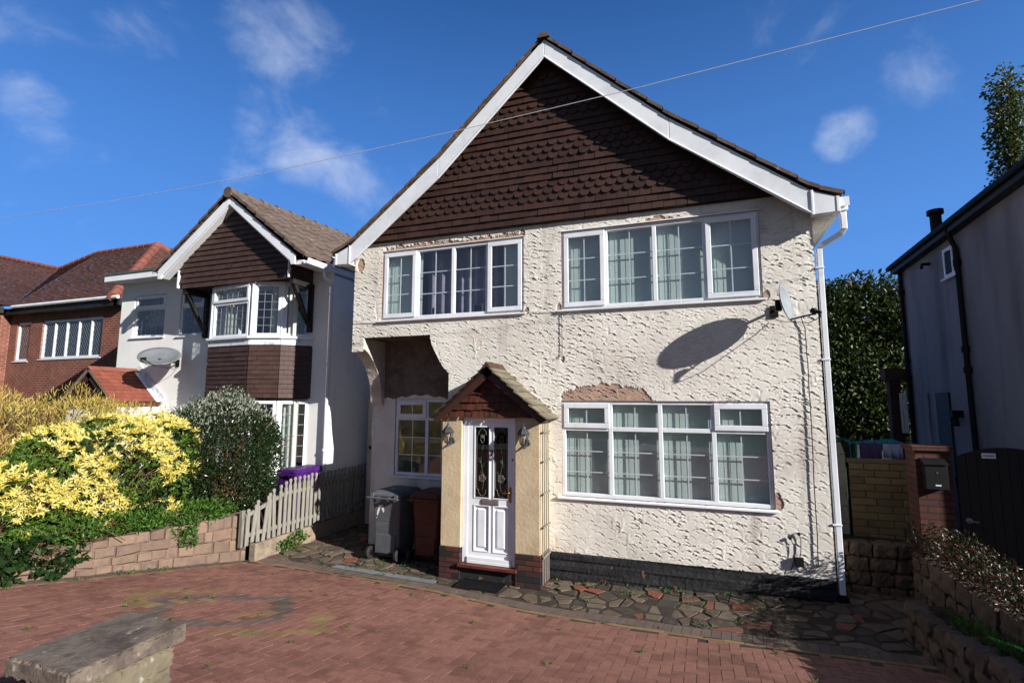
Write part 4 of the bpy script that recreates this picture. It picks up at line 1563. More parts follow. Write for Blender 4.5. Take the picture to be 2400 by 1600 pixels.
# bow window: plan corner points
BP = [(-9.98, .80), (-9.62, .40), (-8.41, .30), (-7.82, .50), (-7.39, .92)]


def facet(mb, p, q, s0, s1, d0, d1, z0, z1, m=0):
    """box on the vertical facet p->q, from s0..s1 along it, depth d0 (outwards) .. d1 (inwards)"""
    p, q = Vector(p), Vector(q)
    t = (q - p).normalized()
    n = Vector((t.y, -t.x))
    def P(s, d, z): return (*(p + t * s - n * d), z)
    mb.hexa([P(s0, d0, z0), P(s1, d0, z0), P(s1, d1, z0), P(s0, d1, z0)], [P(s0, d0, z1), P(s1, d0, z1), P(s1, d1, z1), P(s0, d1, z1)], m)


mb = MB()
z = 2.62
r_ = 0
while z < 3.60:                                                   # hung tiles of the apron
    for p, q in zip(BP[:-1], BP[1:]):
        Lq = (Vector(q) - Vector(p)).length
        s = -(r_ % 2) * .082
        while s < Lq:
            s0, s1 = max(s, 0), min(s + .165, Lq)
            j = rng.normal(0, .002)
            if s1 - s0 > .01:
                p_, q_ = Vector(p), Vector(q)
                t = (q_ - p_).normalized()
                n = Vector((t.y, -t.x))
                def P(s_, d_, z_): return (*(p_ + t * s_ + n * d_), z_)
                a0, a1 = s0 + .0015, s1 - .0015
                zt = z + .19
                mb.add([P(a0, .035 + j, z), P(a1, .035 + j, z), P(a1, .004, zt), P(a0, .004, zt), P(a0, .02 + j, z), P(a1, .02 + j, z)], [(0, 1, 2, 3), (4, 5, 1, 0)])
            s += .165
    z += .0925
    r_ += 1
bay = part(mb, 'bow_apron_tiles', 'tile_hung2', lh)
mb = MB()
mb.prism(BP + [(-7.39, 1.0), (-9.98, 1.0)], 'z', 2.60, 3.75)
part(mb, 'bow_base', 'backing', lh)
mb = MB()
for p, q in zip(BP[:-1], BP[1:]):
    Lq = (Vector(q) - Vector(p)).length
    facet(mb, p, q, 0, Lq, -.035, .0, 3.675, 3.80)
part(mb, 'bow_flashing', 'flash', lh)
mb = MB()
for p, q in zip(BP[:-1], BP[1:]):
    Lq = (Vector(q) - Vector(p)).length
    facet(mb, p, q, -.02, Lq + .02, -.08, .04, 3.80, 3.85)
bsill = part(mb, 'bow_sill', 'upvc', lh, bevel=.006)
mb = MB()
mb.prism([(a_, b_) for a_, b_ in BP] + [(-7.39, 1.0), (-9.98, 1.0)], 'z', 4.935, 4.96)
part(mb, 'bow_ceiling', 'white_board', lh)


def bow_lights(z0, z1, name, transom_on):
    frm, gls, brs = MB(), MB(), MB()
    for i, (p, q) in enumerate(zip(BP[:-1], BP[1:])):
        Lq = (Vector(q) - Vector(p)).length
        lights = [(0.03, Lq - .03)]
        if i == 1:
            lights = [(.03, Lq - .09)]
        for (s0, s1) in lights:
            f_ = .06
            facet(frm, p, q, s0, s0 + f_, -.0, .06, z0, z1)
            facet(frm, p, q, s1 - f_, s1, -.0, .06, z0, z1)
            facet(frm, p, q, s0 + f_, s1 - f_, -.0, .06, z0, z0 + f_)
            facet(frm, p, q, s0 + f_, s1 - f_, -.0, .06, z1 - f_, z1)
            if i == transom_on:
                facet(frm, p, q, s0 + f_, s1 - f_, -.0, .06, z1 - .40, z1 - .33)
                facet(frm, p, q, s0 + .01, s1 - .01, -.022, -.001, z1 - .345, z1 - .285)
                facet(frm, p, q, s0 + .01, s1 - .01, -.022, -.001, z1 - .06, z1 - .005)
                facet(frm, p, q, s0 + .01, s0 + .065, -.022, -.001, z1 - .285, z1 - .06)
                facet(frm, p, q, s1 - .065, s1 - .01, -.022, -.001, z1 - .285, z1 - .06)
            p_, q_ = Vector(p), Vector(q)
            t = (q_ - p_).normalized()
            n = Vector((t.y, -t.x))
            A = p_ + t * (s0 + .05) - n * .03
            B_ = p_ + t * (s1 - .05) - n * .03
            gls.add([(*A, z0 + .05), (*B_, z0 + .05), (*B_, z1 - .05), (*A, z1 - .05)], [(0, 1, 2, 3)])
            nx = max(2, int((s1 - s0) / .17))
            for k in range(1, nx):
                ss = s0 + .06 + (s1 - s0 - .12) * k / nx
                facet(brs, p, q, ss - .005, ss + .005, .026, .03, z0 + .06, z1 - .06)
            for k in range(1, 6):
                zz = z0 + .06 + (z1 - z0 - .12) * k / 6
                facet(brs, p, q, s0 + .06, s1 - .06, .0255, .0295, zz - .005, zz + .005)
    for k, p in enumerate(BP):
        frm.lathe([(.045, z0), (.045, z1)], (p[0], p[1] + .03, 0), 8)
    wn = part(frm, name, 'upvc', lh, bevel=.005)
    part(gls, 'glass_pane', 'glass', wn, True)
    part(brs, 'glazing_bar', 'lead', wn, True)
    return wn


bw = bow_lights(3.85, 4.935, 'bow_window', 1)
for (a, b) in ((-9.3, -8.95), (-8.25, -7.95), (-7.78, -7.55)):
    curtain(bw, a, b, 3.86, 4.93, .62 if a > -9 else .48, 'net', .03, .10)
bw2 = bow_lights(1.20, 2.56, 'bow_window', 9)
curtain(bw2, -9.0, -7.5, 1.2, 2.56, .72, 'net', .03, .12)
mb = MB()
mb.prism(BP + [(-7.39, 1.0), (-9.98, 1.0)], 'z', 0, 1.2)
part(mb, 'bow_plinth', 'white_wall', lh)

# projecting tile-hung gable
GXc, GY0 = -8.99, .27
GRP = [(0, 6.86), (1.86, 5.42), (1.98, 5.33)]
groof = lambda x: float(np.interp(abs(x - GXc), [p[0] for p in GRP], [p[1] for p in GRP]))
mb = MB()
z = 4.955
r_ = 0
while z < 6.7:
    k = -14
    while k < 15:
        x = GXc + k * .165 + (r_ % 2) * .082
        k += 1
        if not -10.43 < x < -7.50: continue
        zt = min(z + .19, groof(x) - .10)
        if zt - z < .03: continue
        hw = .0810
        j = rng.normal(0, .002)
        yb_, yt_ = GY0 - .012 + j, GY0 + .025
        mb.add([(x - hw, yb_, z), (x + hw, yb_, z), (x + hw, yt_, zt), (x - hw, yt_, zt), (x - hw, yb_ + .013, z), (x + hw, yb_ + .013, z)], [(0, 1, 2, 3), (4, 5, 1, 0)])
    z += .1135
    r_ += 1
part(mb, 'gable_tiles', 'tile_hung2', lh)
mb = MB()
mb.prism([(-10.47, 4.965), (-7.46, 4.965), (-7.46, 5.33), (-8.99, 6.72), (-10.47, 5.33)], 'y', GY0 + .03, .9)
part(mb, 'gable_backing', 'backing', lh)
mb = MB()
for r_ in range(3):                                               # hung tiles on the right cheek
    zq = 4.97 + r_ * .113
    for k in range(4):
        yq = .30 + k * .165
        mb.add([(-7.435, yq, zq), (-7.435, yq + .162, zq), (-7.455, yq + .162, zq + .18), (-7.455, yq, zq + .18)], [(0, 1, 2, 3)])
part(mb, 'gable_cheek_tiles', 'tile_hung2', lh)
for sg, fx in ((-1, 1.94), (1, 1.80)):
    X_ = lambda d: GXc + sg * d
    mb = MB()
    mb.prism([(X_(.001), 6.78), (X_(fx), 5.36), (X_(fx), 5.17), (X_(fx - .10), 5.17), (X_(fx - .13), 5.25), (X_(.001), 6.60)], 'y', .10, .13)
    part(mb, 'bargeboard', 'white_board', lh, bevel=.005)
    mb = MB()
    mb.hexa([(X_(0), .131, 6.57), (X_(fx - .1), .131, 5.19), (X_(fx - .1), .30, 5.19), (X_(0), .30, 6.57)][::sg], [(X_(0), .131, 6.60), (X_(fx - .1), .131, 5.22), (X_(fx - .1), .30, 5.22), (X_(0), .30, 6.60)][::sg])
    part(mb, 'verge_soffit', 'white_board', lh)
    mb = MB()
    mb.box(X_(1.50), X_(1.53), GY0 - .03, GY0 + .02, 4.97, 5.36)
    part(mb, 'corner_flashing', 'flash', lh)
    # timber knee bracket below the gable
    mb = MB()
    xb = -10.35 if sg < 0 else -7.44
    mb.box(xb - .045, xb + .045, .82, .90, 3.95, 4.95)
    mb.hexa([(xb - .045, .80, 4.10), (xb + .045, .80, 4.10), (xb + .045, .88, 4.02), (xb - .045, .88, 4.02)], [(xb - .045, .34, 4.84), (xb + .045, .34, 4.84), (xb + .045, .42, 4.84), (xb - .045, .42, 4.84)])
    mb.box(xb - .05, xb + .05, .30, .90, 4.85, 4.95)
    part(mb, 'knee_bracket', 'black_wood', lh)
rise = .055
for sg in (-1, 1):
    G = roof_slope([(0, 6.87), (1.86, 5.44), (2.02, 5.33)], sg, GXc, .06, 6.6, .30, .30, .02, sub=10, rise=rise)
    link('roof_slope', grid_mesh('roof_slope', G, np.ones((G.shape[0] - 1, G.shape[1] - 1), bool), 'roof_brown', smooth=False, flip=(sg > 0)), lh)
mb = MB()
y = .04
while y < 6.6:
    mb.lathe([(.115, 0), (.105, .43)], (GXc, y, 6.84 + rise * y), 10, rot=Matrix.Rotation(R(-90), 3, 'X'))
    y += .42
part(mb, 'ridge_tiles', 'roof_brown', lh)
mb = MB()
mb.prism([(-7.02, 5.22), (-6.99, 5.17), (-6.91, 5.17), (-6.88, 5.27), (-6.90, 5.27), (-6.925, 5.19), (-6.98, 5.19), (-7.0, 5.23)], 'y', .12, 6.6)
mb.box(-7.20, -7.03, .14, 6.6, 5.17, 5.25)
part(mb, 'gutter', 'white_board', lh)
mb = MB()
mb.tube([(-6.93, .62, 5.18), (-6.93, .62, 5.02), (-6.90, .80, 4.93), (-6.93, .85, 4.86), (-6.93, .85, .1)], .036, 10)
for z_ in (4.7, 3.3, 1.6):
    mb.tube([(-6.93, .85, z_ - .02), (-6.93, .85, z_ + .02)], .046, 10)
part(mb, 'downpipe', 'white_board', lh, smooth=True)
mb = MB()
mb.box(-13.4, -10.85, .55, .58, 5.40, 5.54)
mb.box(-13.4, -13.37, .58, 4.5, 5.40, 5.54)
part(mb, 'flat_roof_fascia', 'white_board', lh)
part(MB().box(-13.42, -10.8, .53, 4.5, 5.545, 5.60), 'flat_roof', 'flat_roof', lh)
part(MB().box(-13.36, -10.85, .585, .95, 5.402, 5.42), 'flat_roof_soffit', 'white_board', lh)
# porch with red shingles
px0, pz0 = -12.48, 3.27
mb = MB()
for sg in (-1, 1):
    ca, sa = cos(R(40)), sin(R(40))
    for i in range(9):
        s0, s1 = i * .126, (i + 1) * .126 + .01
        y = -.16
        while y < .88:
            w_ = rng.uniform(.12, .26)
            y2 = min(y + w_, .9)
            def P3(s, h, yy_): return (px0 + sg * (s * ca + h * sa), yy_, pz0 - s * sa + h * ca)
            v = [P3(s0, .004, y), P3(s1, .018, y), P3(s1, .018, y2 - .006), P3(s0, .004, y2 - .006), P3(s1, .004, y), P3(s1, .004, y2 - .006)]
            f = [(0, 1, 2, 3), (1, 4, 5, 2)]
            mb.add(v, f if sg < 0 else [q[::-1] for q in f])
            y = y2
part(mb, 'porch_roof', 'porch_tile', lh)
mb = MB()
for sg in (-1, 1):
    P2 = lambda s, h: (px0 + sg * (s * cos(R(40)) + h * sin(R(40))), pz0 - s * sin(R(40)) + h * cos(R(40)))
    mb.prism([P2(0, .0), P2(1.13, .0), P2(1.13, -.04), P2(0, -.05)], 'y', -.16, .9)
part(mb, 'porch_roof_deck', 'shingle_grey', lh)
part(MB().prism([(px0 - .1, pz0 - .05), (px0, pz0 + .04), (px0 + .1, pz0 - .05), (px0, pz0)], 'y', -.17, .9), 'porch_ridge', 'ridge_red', lh)
mb = MB()
for sg in (-1, 1):
    P2 = lambda s, h: (px0 + sg * (s * cos(R(40)) + h * sin(R(40))), pz0 - s * sin(R(40)) + h * cos(R(40)))
    mb.prism([P2(.0, -.042), P2(1.12, -.042), P2(1.12, -.16), P2(.0, -.20)], 'y', -.13, -.09)
    mb.box(px0 + sg * .84, px0 + sg * .87, -.10, .88, 2.44, 2.53)
part(mb, 'porch_bargeboard', 'brown_wood', lh)
part(MB().prism([(px0 - .8, 2.4), (px0 + .8, 2.4), (px0, 3.1)], 'y', -.05, -.02), 'porch_gable', 'brown_wood', lh)
part(MB().box(px0 - .82, px0 - .1, -.02, .9, .6, 2.43).box(px0 + .70, px0 + .82, -.02, .9, .6, 2.43), 'porch_wall', 'white_wall', lh)
mb = MB()
P2 = lambda s, h: (px0 + (s * cos(R(40)) + h * sin(R(40))), pz0 - s * sin(R(40)) + h * cos(R(40)))
mb.prism([P2(-.02, .02), P2(1.17, .02), P2(1.17, .16), P2(-.02, .16)], 'y', .875, .897)
mb.prism([P2(-.02, .018), P2(1.17, .018), P2(1.17, .024), P2(-.02, .024)], 'y', .76, .875)
part(mb, 'porch_flashing', 'flash', lh)

# ------------------------------------------------------------------ brick house further left
bh = thing('house', 'red brick house with dark plain-tiled hipped roof and leaded windows', 'house', (-19, 3, 0))
BY = 3.0
b1 = (-21.72, -20.95, 3.86, 5.17)
b2 = (-20.35, -17.36, 3.90, 5.17)
wall_holes(bh, 'front_wall', -22.1, -16.55, 0, 5.65, BY, [b2, (-21.72, -20.98, 3.86, 5.17)], 'red_brick')
wall_holes(bh, 'wing_wall', -27, -22.1, 0, 5.65, BY - .5, [], 'red_brick')
mb = MB()
mb.box(-16.65, -16.551, BY + .001, 10, 0, 5.65)
mb.box(-22.199, -22.1, BY - .499, BY + .1, 0, 5.65)
mb.box(-27, -16.7, 5, 5.1, 0, 5.6)
part(mb, 'side_wall', 'red_brick', bh)
part(MB().box(-22, -16.4, BY - .25, BY - .01, 5.42, 5.62).box(-16.55, -16.3, BY - .25, 10, 5.42, 5.62).box(-27, -21.5, BY - .75, BY - .51, 5.42, 5.62), 'eaves_soffit', 'black_wood', bh)
mb = MB()
mb.tube([(-21.5, BY - .30, 5.66), (-16.3, BY - .30, 5.66)], .055, 8)
mb.tube([(-27, BY - .80, 5.66), (-21.45, BY - .80, 5.66)], .055, 8)
part(mb, 'gutter', 'upvc_dirty', bh)
wn = window(bh, 'window', *b2, BY + .04, [-19.75, -19.15, -18.55, -17.95], bars=(1, 1), barw=.010, bar_mat='lead', diamond=True, fr=.07)
wn = window(bh, 'window', -21.72, -20.98, 3.86, 5.17, BY + .04, [], bars=(1, 1), barw=.010, bar_mat='lead', diamond=True, fr=.07)


def tiled_face(parent, A, B_, Cc, D, gauge=.11, lap=.016, mat='plain_tile', tw_=.17):
    """A,B lower edge; C,D upper edge (D above A): small tiles laid in courses"""
    A, B_, Cc, D = map(Vector, (A, B_, Cc, D))
    n_ = (B_ - A).cross(D - A).normalized()
    if n_.z < 0: n_ = -n_
    n_ = n_ if n_.length > .5 else (Cc - A).cross(D - A).normalized() * (1 if (Cc - A).cross(D - A).z > 0 else -1)
    h = ((D - A).length + (Cc - B_).length) / 2
    nr = max(2, int(h / gauge))
    mb = MB()
    for i in range(nr):
        t0, t1 = i / nr, (i + 1) / nr
        l0, r0 = A.lerp(D, t0), B_.lerp(Cc, t0)
        l1, r1 = A.lerp(D, t1), B_.lerp(Cc, t1)
        nt_ = max(1, int((r0 - l0).length / tw_))
        for k in range(nt_):
            u0, u1 = k / nt_, (k + 1) / nt_
            jj = n_ * (lap + float(rng.normal(0, .003)))
            mb.add([l0.lerp(r0, u0) + jj, l0.lerp(r0, u1) + jj, l1.lerp(r1, u1), l1.lerp(r1, u0), l0.lerp(r0, u0), l0.lerp(r0, u1)], [(0, 1, 2, 3), (4, 5, 1, 0)])
    return part(mb, 'roof_slope', mat, parent)


hipF, hipR = (-16.50, BY - .32, 5.66), (-16.50, 9.6, 5.66)
ap, r2_, vl, wt = (-18.93, 5.6, 8.40), (-22.38, 5.6, 8.40), (-24.7, 5.6, 7.95), (-28.95, 5.6, 8.88)
eL = (-21.5, BY - .32, 5.66)
tiled_face(bh, eL, hipF, ap, r2_)
tiled_face(bh, eL, eL, r2_, vl)
tiled_face(bh, hipF, hipR, (-18.93, 6.4, 8.40), ap, mat='plain_tile2')
tiled_face(bh, (-29, BY - .82, 5.66), (-21.45, BY - .82, 5.66), (-21.5, BY - .3, 5.70), (-29, BY - .3, 6.02), mat='plain_tile2')
tiled_face(bh, (-29, BY - .3, 6.02), (-21.5, BY - .3, 5.69), vl, wt, mat='plain_tile2')
mb = MB()


def ridge_run(mb, a, b, r=.13, n=12):
    a, b = Vector(a), Vector(b)
    for k in range(n):
        p, q = a.lerp(b, k / n), a.lerp(b, (k + .93) / n)
        mb.tube([p, q], [r, r * .9], 8)


ridge_run(mb, hipF, ap, .15, 11)
ridge_run(mb, ap, r2_, .10, 10)
ridge_run(mb, r2_, vl, .09, 7)
ridge_run(mb, vl, wt, .10, 12)
ridge_run(mb, ap, (-16.5, 9.5, 5.7), .11, 12)
part(mb, 'ridge_tiles', 'ridge_red', bh)
part(MB().box(-13.6, -13.2, 8, 8.5, 6.0, 8.35).lathe([(.12, 8.35), (.10, 8.7)], (-13.4, 8.25, 0), 10), 'chimney', 'ridge_red', bh)

# ------------------------------------------------------------------ grey house on the right
rh = thing('house', 'grey rendered house standing in shade behind the dark gate, with black eaves and pipes', 'house', (4.6, 3, 0))
NX = 4.33
EX = 4.17
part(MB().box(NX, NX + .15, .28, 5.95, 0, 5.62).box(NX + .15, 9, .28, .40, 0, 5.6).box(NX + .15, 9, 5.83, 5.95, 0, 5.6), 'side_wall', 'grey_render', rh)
part(MB().box(5.0, 9, -.85, .279, 0, 5.6), 'unseen_shade_bay', 'grey_render', rh)  # unseen bay added to block sun from the gate, clear of the facade
mb = MB()
mb.hexa([(EX, -.1, 5.58), (NX + .02, -.1, 5.58), (NX + .02, 6.0, 5.40), (EX, 6.0, 5.40)], [(EX, -.1, 5.76), (NX + .02, -.1, 5.76), (NX + .02, 6.0, 5.58), (EX, 6.0, 5.58)])
part(mb, 'eaves', 'black_wood', rh)
mb = MB()
mb.tube([(EX - .02, -.1, 5.72), (EX - .02, 6.05, 5.54)], .055, 8)
part(mb, 'gutter', 'black', rh)
for yq in (3.20, 5.80):
    mb = MB()
    if yq < 5:
        mb.tube([(EX, yq, 5.6), (NX - .10, yq, 5.35), (NX - .05, yq, 5.2), (NX - .05, yq, .2)], .042, 8)
    else:
        mb.tube([(NX - .05, yq, 5.4), (NX - .05, yq, .2)], .042, 8)
    for zz in (4.95, 3.45, 3.1):
        mb.tube([(NX - .05, yq, zz - .05), (NX - .05, yq, zz + .05)], .062, 8)
    part(mb, 'drainpipe', 'black', rh)
part(MB().lathe([(.09, 5.6), (.09, 5.95), (.13, 5.96), (.13, 6.04)], (EX + .02, 3.6, 0), 10), 'vent_pipe', 'black', rh)
mb = MB()
mb.hexa([(EX - .04, -.1, 5.78), (9.2, -.1, 5.78), (9.2, 6.0, 5.60), (EX - .04, 6.0, 5.60)], [(EX + 2.2, 2, 7.5), (9.2, 2, 7.5), (9.2, 4, 7.45), (EX + 2.2, 4, 7.45)])
part(mb, 'roof', 'plain_tile', rh)
mb = MB()
mb.prism([(4.9, 5.6), (9, 5.6), (9, 6.2), (6.2, 6.2)], 'y', -.95, .28)
part(mb, 'unseen_bay_roof', 'plain_tile', rh)  # roof of the added, unseen sun-blocking bay
y0_, y1_, z0_, z1_ = 3.27, 3.80, 4.79, 5.33
fr = part(MB().box(NX - .02, NX - .001, y0_, y0_ + .06, z0_, z1_).box(NX - .02, NX - .001, y1_ - .06, y1_, z0_, z1_).box(NX - .02, NX - .001, y0_ + .06, y1_ - .06, z1_ - .06, z1_).box(NX - .02, NX - .001, y0_ + .06, y1_ - .06, z0_, z0_ + .06).box(NX - .02, NX - .001, y0_ + .16, y0_ + .21, z0_ + .06, z1_ - .06).box(NX - .07, NX - .001, y0_ - .02, y1_ + .03, z0_ - .04, z0_ - .005), 'window', 'upvc_dirty', rh)
part(MB().box(NX - .008, NX - .002, y0_ + .06, y0_ + .16, z0_ + .06, z1_ - .06).box(NX - .008, NX - .002, y0_ + .21, y1_ - .06, z0_ + .06, z1_ - .06), 'glass_pane', 'black', fr, True)
part(MB().box(NX - .03, NX - .001, 4.98, 5.50, .3, 2.74), 'side_door', 'grey_render', rh)
part(MB().box(NX - .03, NX - .001, 4.07, 4.62, .3, 2.74), 'side_door', 'black_wood', rh)
part(MB().box(NX - .16, NX - .001, 3.62, 3.78, 2.30, 2.42).lathe([(.06, 2.15), (.05, 2.3)], (NX - .1, 3.70, 0), 8), 'wall_light', 'black', rh)
part(MB().tube([(NX - .02, 4.35, 5.22), (NX - .14, 4.35, 5.22), (NX - .17, 4.3, 5.14)], .03, 8), 'overflow_pipe', 'black', rh)
part(MB().box(3.98, 4.19, 6.0, 6.2, 0, 3.05), 'rear_extension', 'pier_brick', rh)
part(MB().box(3.90, 4.6, 5.95, 6.25, 3.05, 3.3), 'extension_roof', 'plain_tile', rh)
part(MB().box(4.20, 4.27, 5.985, 5.999, 1.9, 2.76).box(4.14, 4.19, 5.985, 5.999, 1.9, 2.76), 'extension_window', 'upvc_dirty', rh)


# ------------------------------------------------------------------ things on and by the house
def lantern(x, label):
    t = thing('wall_lantern', label, 'lantern', (x, -.45, 2.06), group='lanterns beside the front door')
    x = 0.0
    yl = -.115
    mb = MB()
    mb.lathe([(.012, .155), (.010, .18), (.004, .20)], (x, yl, 0), 8)
    mb.lathe([(.035, .125), (.03, .145), (.012, .157)], (x, yl, 0), 6)
    mb.lathe([(.098, .045), (.085, .062), (.06, .10), (.036, .126)], (x, yl, 0), 6, ph=pi / 6)
    part(mb, 'cap', 'lantern', t, True)
    mb = MB()
    for k in range(6):
        th = pi / 6 + k * pi / 3
        mb.tube([(x + .078 * cos(th), yl + .078 * sin(th), .045), (x + .046 * cos(th), yl + .046 * sin(th), -.10)], .006, 5)
    mb.lathe([(.083, .035), (.083, .046)], (x, yl, 0), 6, ph=pi / 6)
    mb.lathe([(.052, -.105), (.054, -.095)], (x, yl, 0), 6, ph=pi / 6)
    part(mb, 'cage', 'lantern', t, True)
    mb = MB()
    v = [(x + .076 * cos(pi / 6 + k * pi / 3), yl + .076 * sin(pi / 6 + k * pi / 3), .04) for k in range(6)] + [(x + .045 * cos(pi / 6 + k * pi / 3), yl + .045 * sin(pi / 6 + k * pi / 3), -.098) for k in range(6)]
    mb.add(v, [(k, k + 6, (k + 1) % 6 + 6, (k + 1) % 6) for k in range(6)])
    part(mb, 'glass_pane', 'lampglass', t, True)
    part(MB().lathe([(.012, -.09), (.014, -.03), (.026, -.01), (.028, .01), (.014, .03)], (x, yl, 0), 8), 'bulb', 'white_mark', t, True, smooth=True)
    mb = MB()
    mb.lathe([(.03, -.118), (.045, -.105)], (x, yl, 0), 8)
    mb.lathe([(.004, -.165), (.014, -.152), (.008, -.135), (.02, -.118)], (x, yl, 0), 8)
    part(mb, 'finial', 'lantern', t, True)
    mb = MB()
    mb.tube([(x, yl, -.12), (x + .01, yl + .03, -.15), (x + .02, yl + .07, -.13), (x + .02, yl + .105, -.09)], .013, 8)
    mb.lathe([(.05, 0), (.052, .012), (.03, .02)], (x + .02, yl + .113, -.085), 10, rot=Matrix.Rotation(R(90), 3, 'X'))
    part(mb, 'bracket', 'lantern', t, True, smooth=True)
    return t


lantern(-3.52, 'black glazed carriage lantern on cream pillar left of the white door')
lantern(-2.335, 'black glazed carriage lantern on cream pillar right of the white door')


def dish(name, label, c, n, w_, h_, lnb_dir, wall_y, mat='dish', grp=None):
    t = thing(name, label, 'satellite dish', c)
    n = Vector(n).normalized()
    side = Vector((0, 0, 1)).cross(n).normalized()
    up = n.cross(side)
    def P(a, b, dpt): return side * a + up * b + n * dpt
    mb = MB()
    rings, seg = 6, 36
    v = [P(0, 0, 0)]
    for i in range(1, rings + 1):
        r_ = i / rings
        for k in range(seg):
            th = 2 * pi * k / seg
            v.append(P(w_ / 2 * r_ * cos(th), h_ / 2 * r_ * sin(th), .055 * r_ * r_ * (w_ / .45)))
    nb = len(v)
    for i in range(1, rings + 1):
        r_ = i / rings
        for k in range(seg):
            th = 2 * pi * k / seg
            v.append(P(w_ / 2 * r_ * cos(th) * 1.01, h_ / 2 * r_ * sin(th) * 1.01, .055 * r_ * r_ * (w_ / .45) - .010))
    f = [(0, 1 + k, 1 + (k + 1) % seg) for k in range(seg)]
    for i in range(rings - 1):
        a0 = 1 + i * seg
        for k in range(seg):
            k2 = (k + 1) % seg
            f.append((a0 + k, a0 + seg + k, a0 + seg + k2, a0 + k2))
            b0 = nb + i * seg
            f.append((b0 + k, b0 + k2, b0 + seg + k2, b0 + seg + k))
    a0, b0 = 1 + (rings - 1) * seg, nb + (rings - 1) * seg
    for k in range(seg):
        k2 = (k + 1) % seg
        f.append((a0 + k, b0 + k, b0 + k2, a0 + k2))
    f.append(tuple(nb + k for k in range(seg))[::-1])
    mb.add(v, f)
    part(mb, 'reflector', mat, t, True, smooth=True)
    l = Vector(lnb_dir)
    foot = P(0, -h_ / 2 * .97, .04)
    mb = MB()
    mb.tube([foot, foot.lerp(l, .55) - up * .012, l - up * .03], .011, 8)
    part(mb, 'feed_arm', 'black', t, True)
    mb = MB()
    ax = (P(0, 0, 0) - l).normalized()
    rot = ax.to_track_quat('Z', 'Y').to_matrix()
    mb.lathe([(.02, -.07), (.022, -.02), (.032, .0), (.034, .045), (.028, .05)], l, 12, rot=rot)
    mb.tube([l - ax * .05, l - ax * .06 - Vector((0, 0, .05))], .016, 8)
    part(mb, 'receiver_head', 'black', t, True)
    mb = MB()
    wv = Vector((-.06, wall_y - c[1], -.04))
    mb.tube([P(0, 0, -.01), P(0, -.02, -.07), Vector((wv.x, wv.y * .6, wv.z)), wv], .02, 8)
    bx = P(0, -.01, -.055)
    mb.box(bx.x - .035, bx.x + .035, bx.y - .04, bx.y + .04, bx.z - .075, bx.z + .065)
    mb.box(wv.x - .05, wv.x + .05, wv.y - .012, wv.y, wv.z - .09, wv.z + .07)
    part(mb, 'wall_bracket', 'black', t, True)
    mb = MB()
    mb.tube([l - ax * .06 - Vector((0, 0, .05)), l + Vector((-.05, .12, -.12)), Vector((.02, wall_y - c[1] - .1, -.20)), Vector((-.05, wall_y - c[1] - .02, -.16))], .005, 6)
    part(mb, 'cable', 'black', t, True)
    return t


dish('satellite_dish', 'grey satellite dish facing sideways below the wide upper window, near the downpipe', (1.048, -.345, 3.80), (.88, -.42, .16), .40, .47, (.31, -.22, -.16), -.01)
dish('satellite_dish', 'perforated grey satellite dish tilted upwards above red porch roof of the white house', (-11.1, .42, 3.46), (.36, -.40, .74), .80, .72, (.10, -.42, -.02), .89, 'dish_mesh')

# cable down the wall, junction box and loose ends
t = thing('aerial_cable', 'thin black cable running down the textured wall to a black junction box', 'cable', (1.3, -.02, .6))
mb = MB()
pts = [(1.30, -.03, 3.66), (1.335, -.022, 3.5), (1.34, -.022, 2.9), (1.332, -.022, 1.95), (1.315, -.022, .57)]
fine = []
for a_, b_ in zip(pts[:-1], pts[1:]):
    for k in range(8):
        fine.append(Vector(a_).lerp(Vector(b_), k / 8) + Vector((rng.normal(0, .002), 0, 0)))
fine += [Vector(pts[-1]), Vector((1.27, -.024, .50)), Vector((1.20, -.03, .49)), Vector((1.13, -.025, .53)), Vector((1.10, -.02, .60))]
mb.tube(fine, .006, 6)
mb.tube([(1.02, -.022, .86), (1.055, -.022, .78), (1.05, -.022, .60), (1.0, -.022, .44)], .005, 6)
mb.tube([(1.12, -.022, .92), (1.14, -.022, .86), (1.13, -.022, .70), (1.11, -.022, .60)], .005, 6)
part(mb, 'lead', 'black', t)
part(MB().box(1.055, 1.155, -.06, -.012, .53, .64), 'junction_box', 'black', t, bevel=.006)
part(MB().lathe([(.022, 0), (.018, .02)], (1.02, -.02, .86), 8, rot=Matrix.Rotation(R(90), 3, 'X')).lathe([(.022, 0), (.018, .02)], (1.12, -.02, .92), 8, rot=Matrix.Rotation(R(90), 3, 'X')), 'entry_seal', 'black', t)
t = thing('hanging_chain', 'thin twisted wire hanging from the sill end of the wide upper window', 'wire', (-1.9, -.02, 3.9))
mb = MB()
mb.tube([(-1.905 + .006 * sin(k * 2.1), -.018 - .003 * cos(k * 2.1), 3.89 - k * .017) for k in range(38)], .0045, 5)
mb.tube([(-1.93 + .018 * cos(a_), -.02, 3.24 + .018 * sin(a_)) for a_ in np.linspace(0, 2 * pi, 12)], .004, 5)
part(mb, 'wire', 'black', t)
mb = MB()
mb.tube([(-5.70, -.016, 3.93), (-5.2, -.018, 3.922)], .006, 5)
mb.tube([(-2.46, -.016, 3.945), (-2.2, -.018, 3.93), (-1.99, -.016, 3.925)], .006, 5)
solid(mb, 'telephone_wire', 'wire', 'pale wire pinned along the wall between the sills of the upper windows', 'wire', loc=(-4, 0, 3.93))

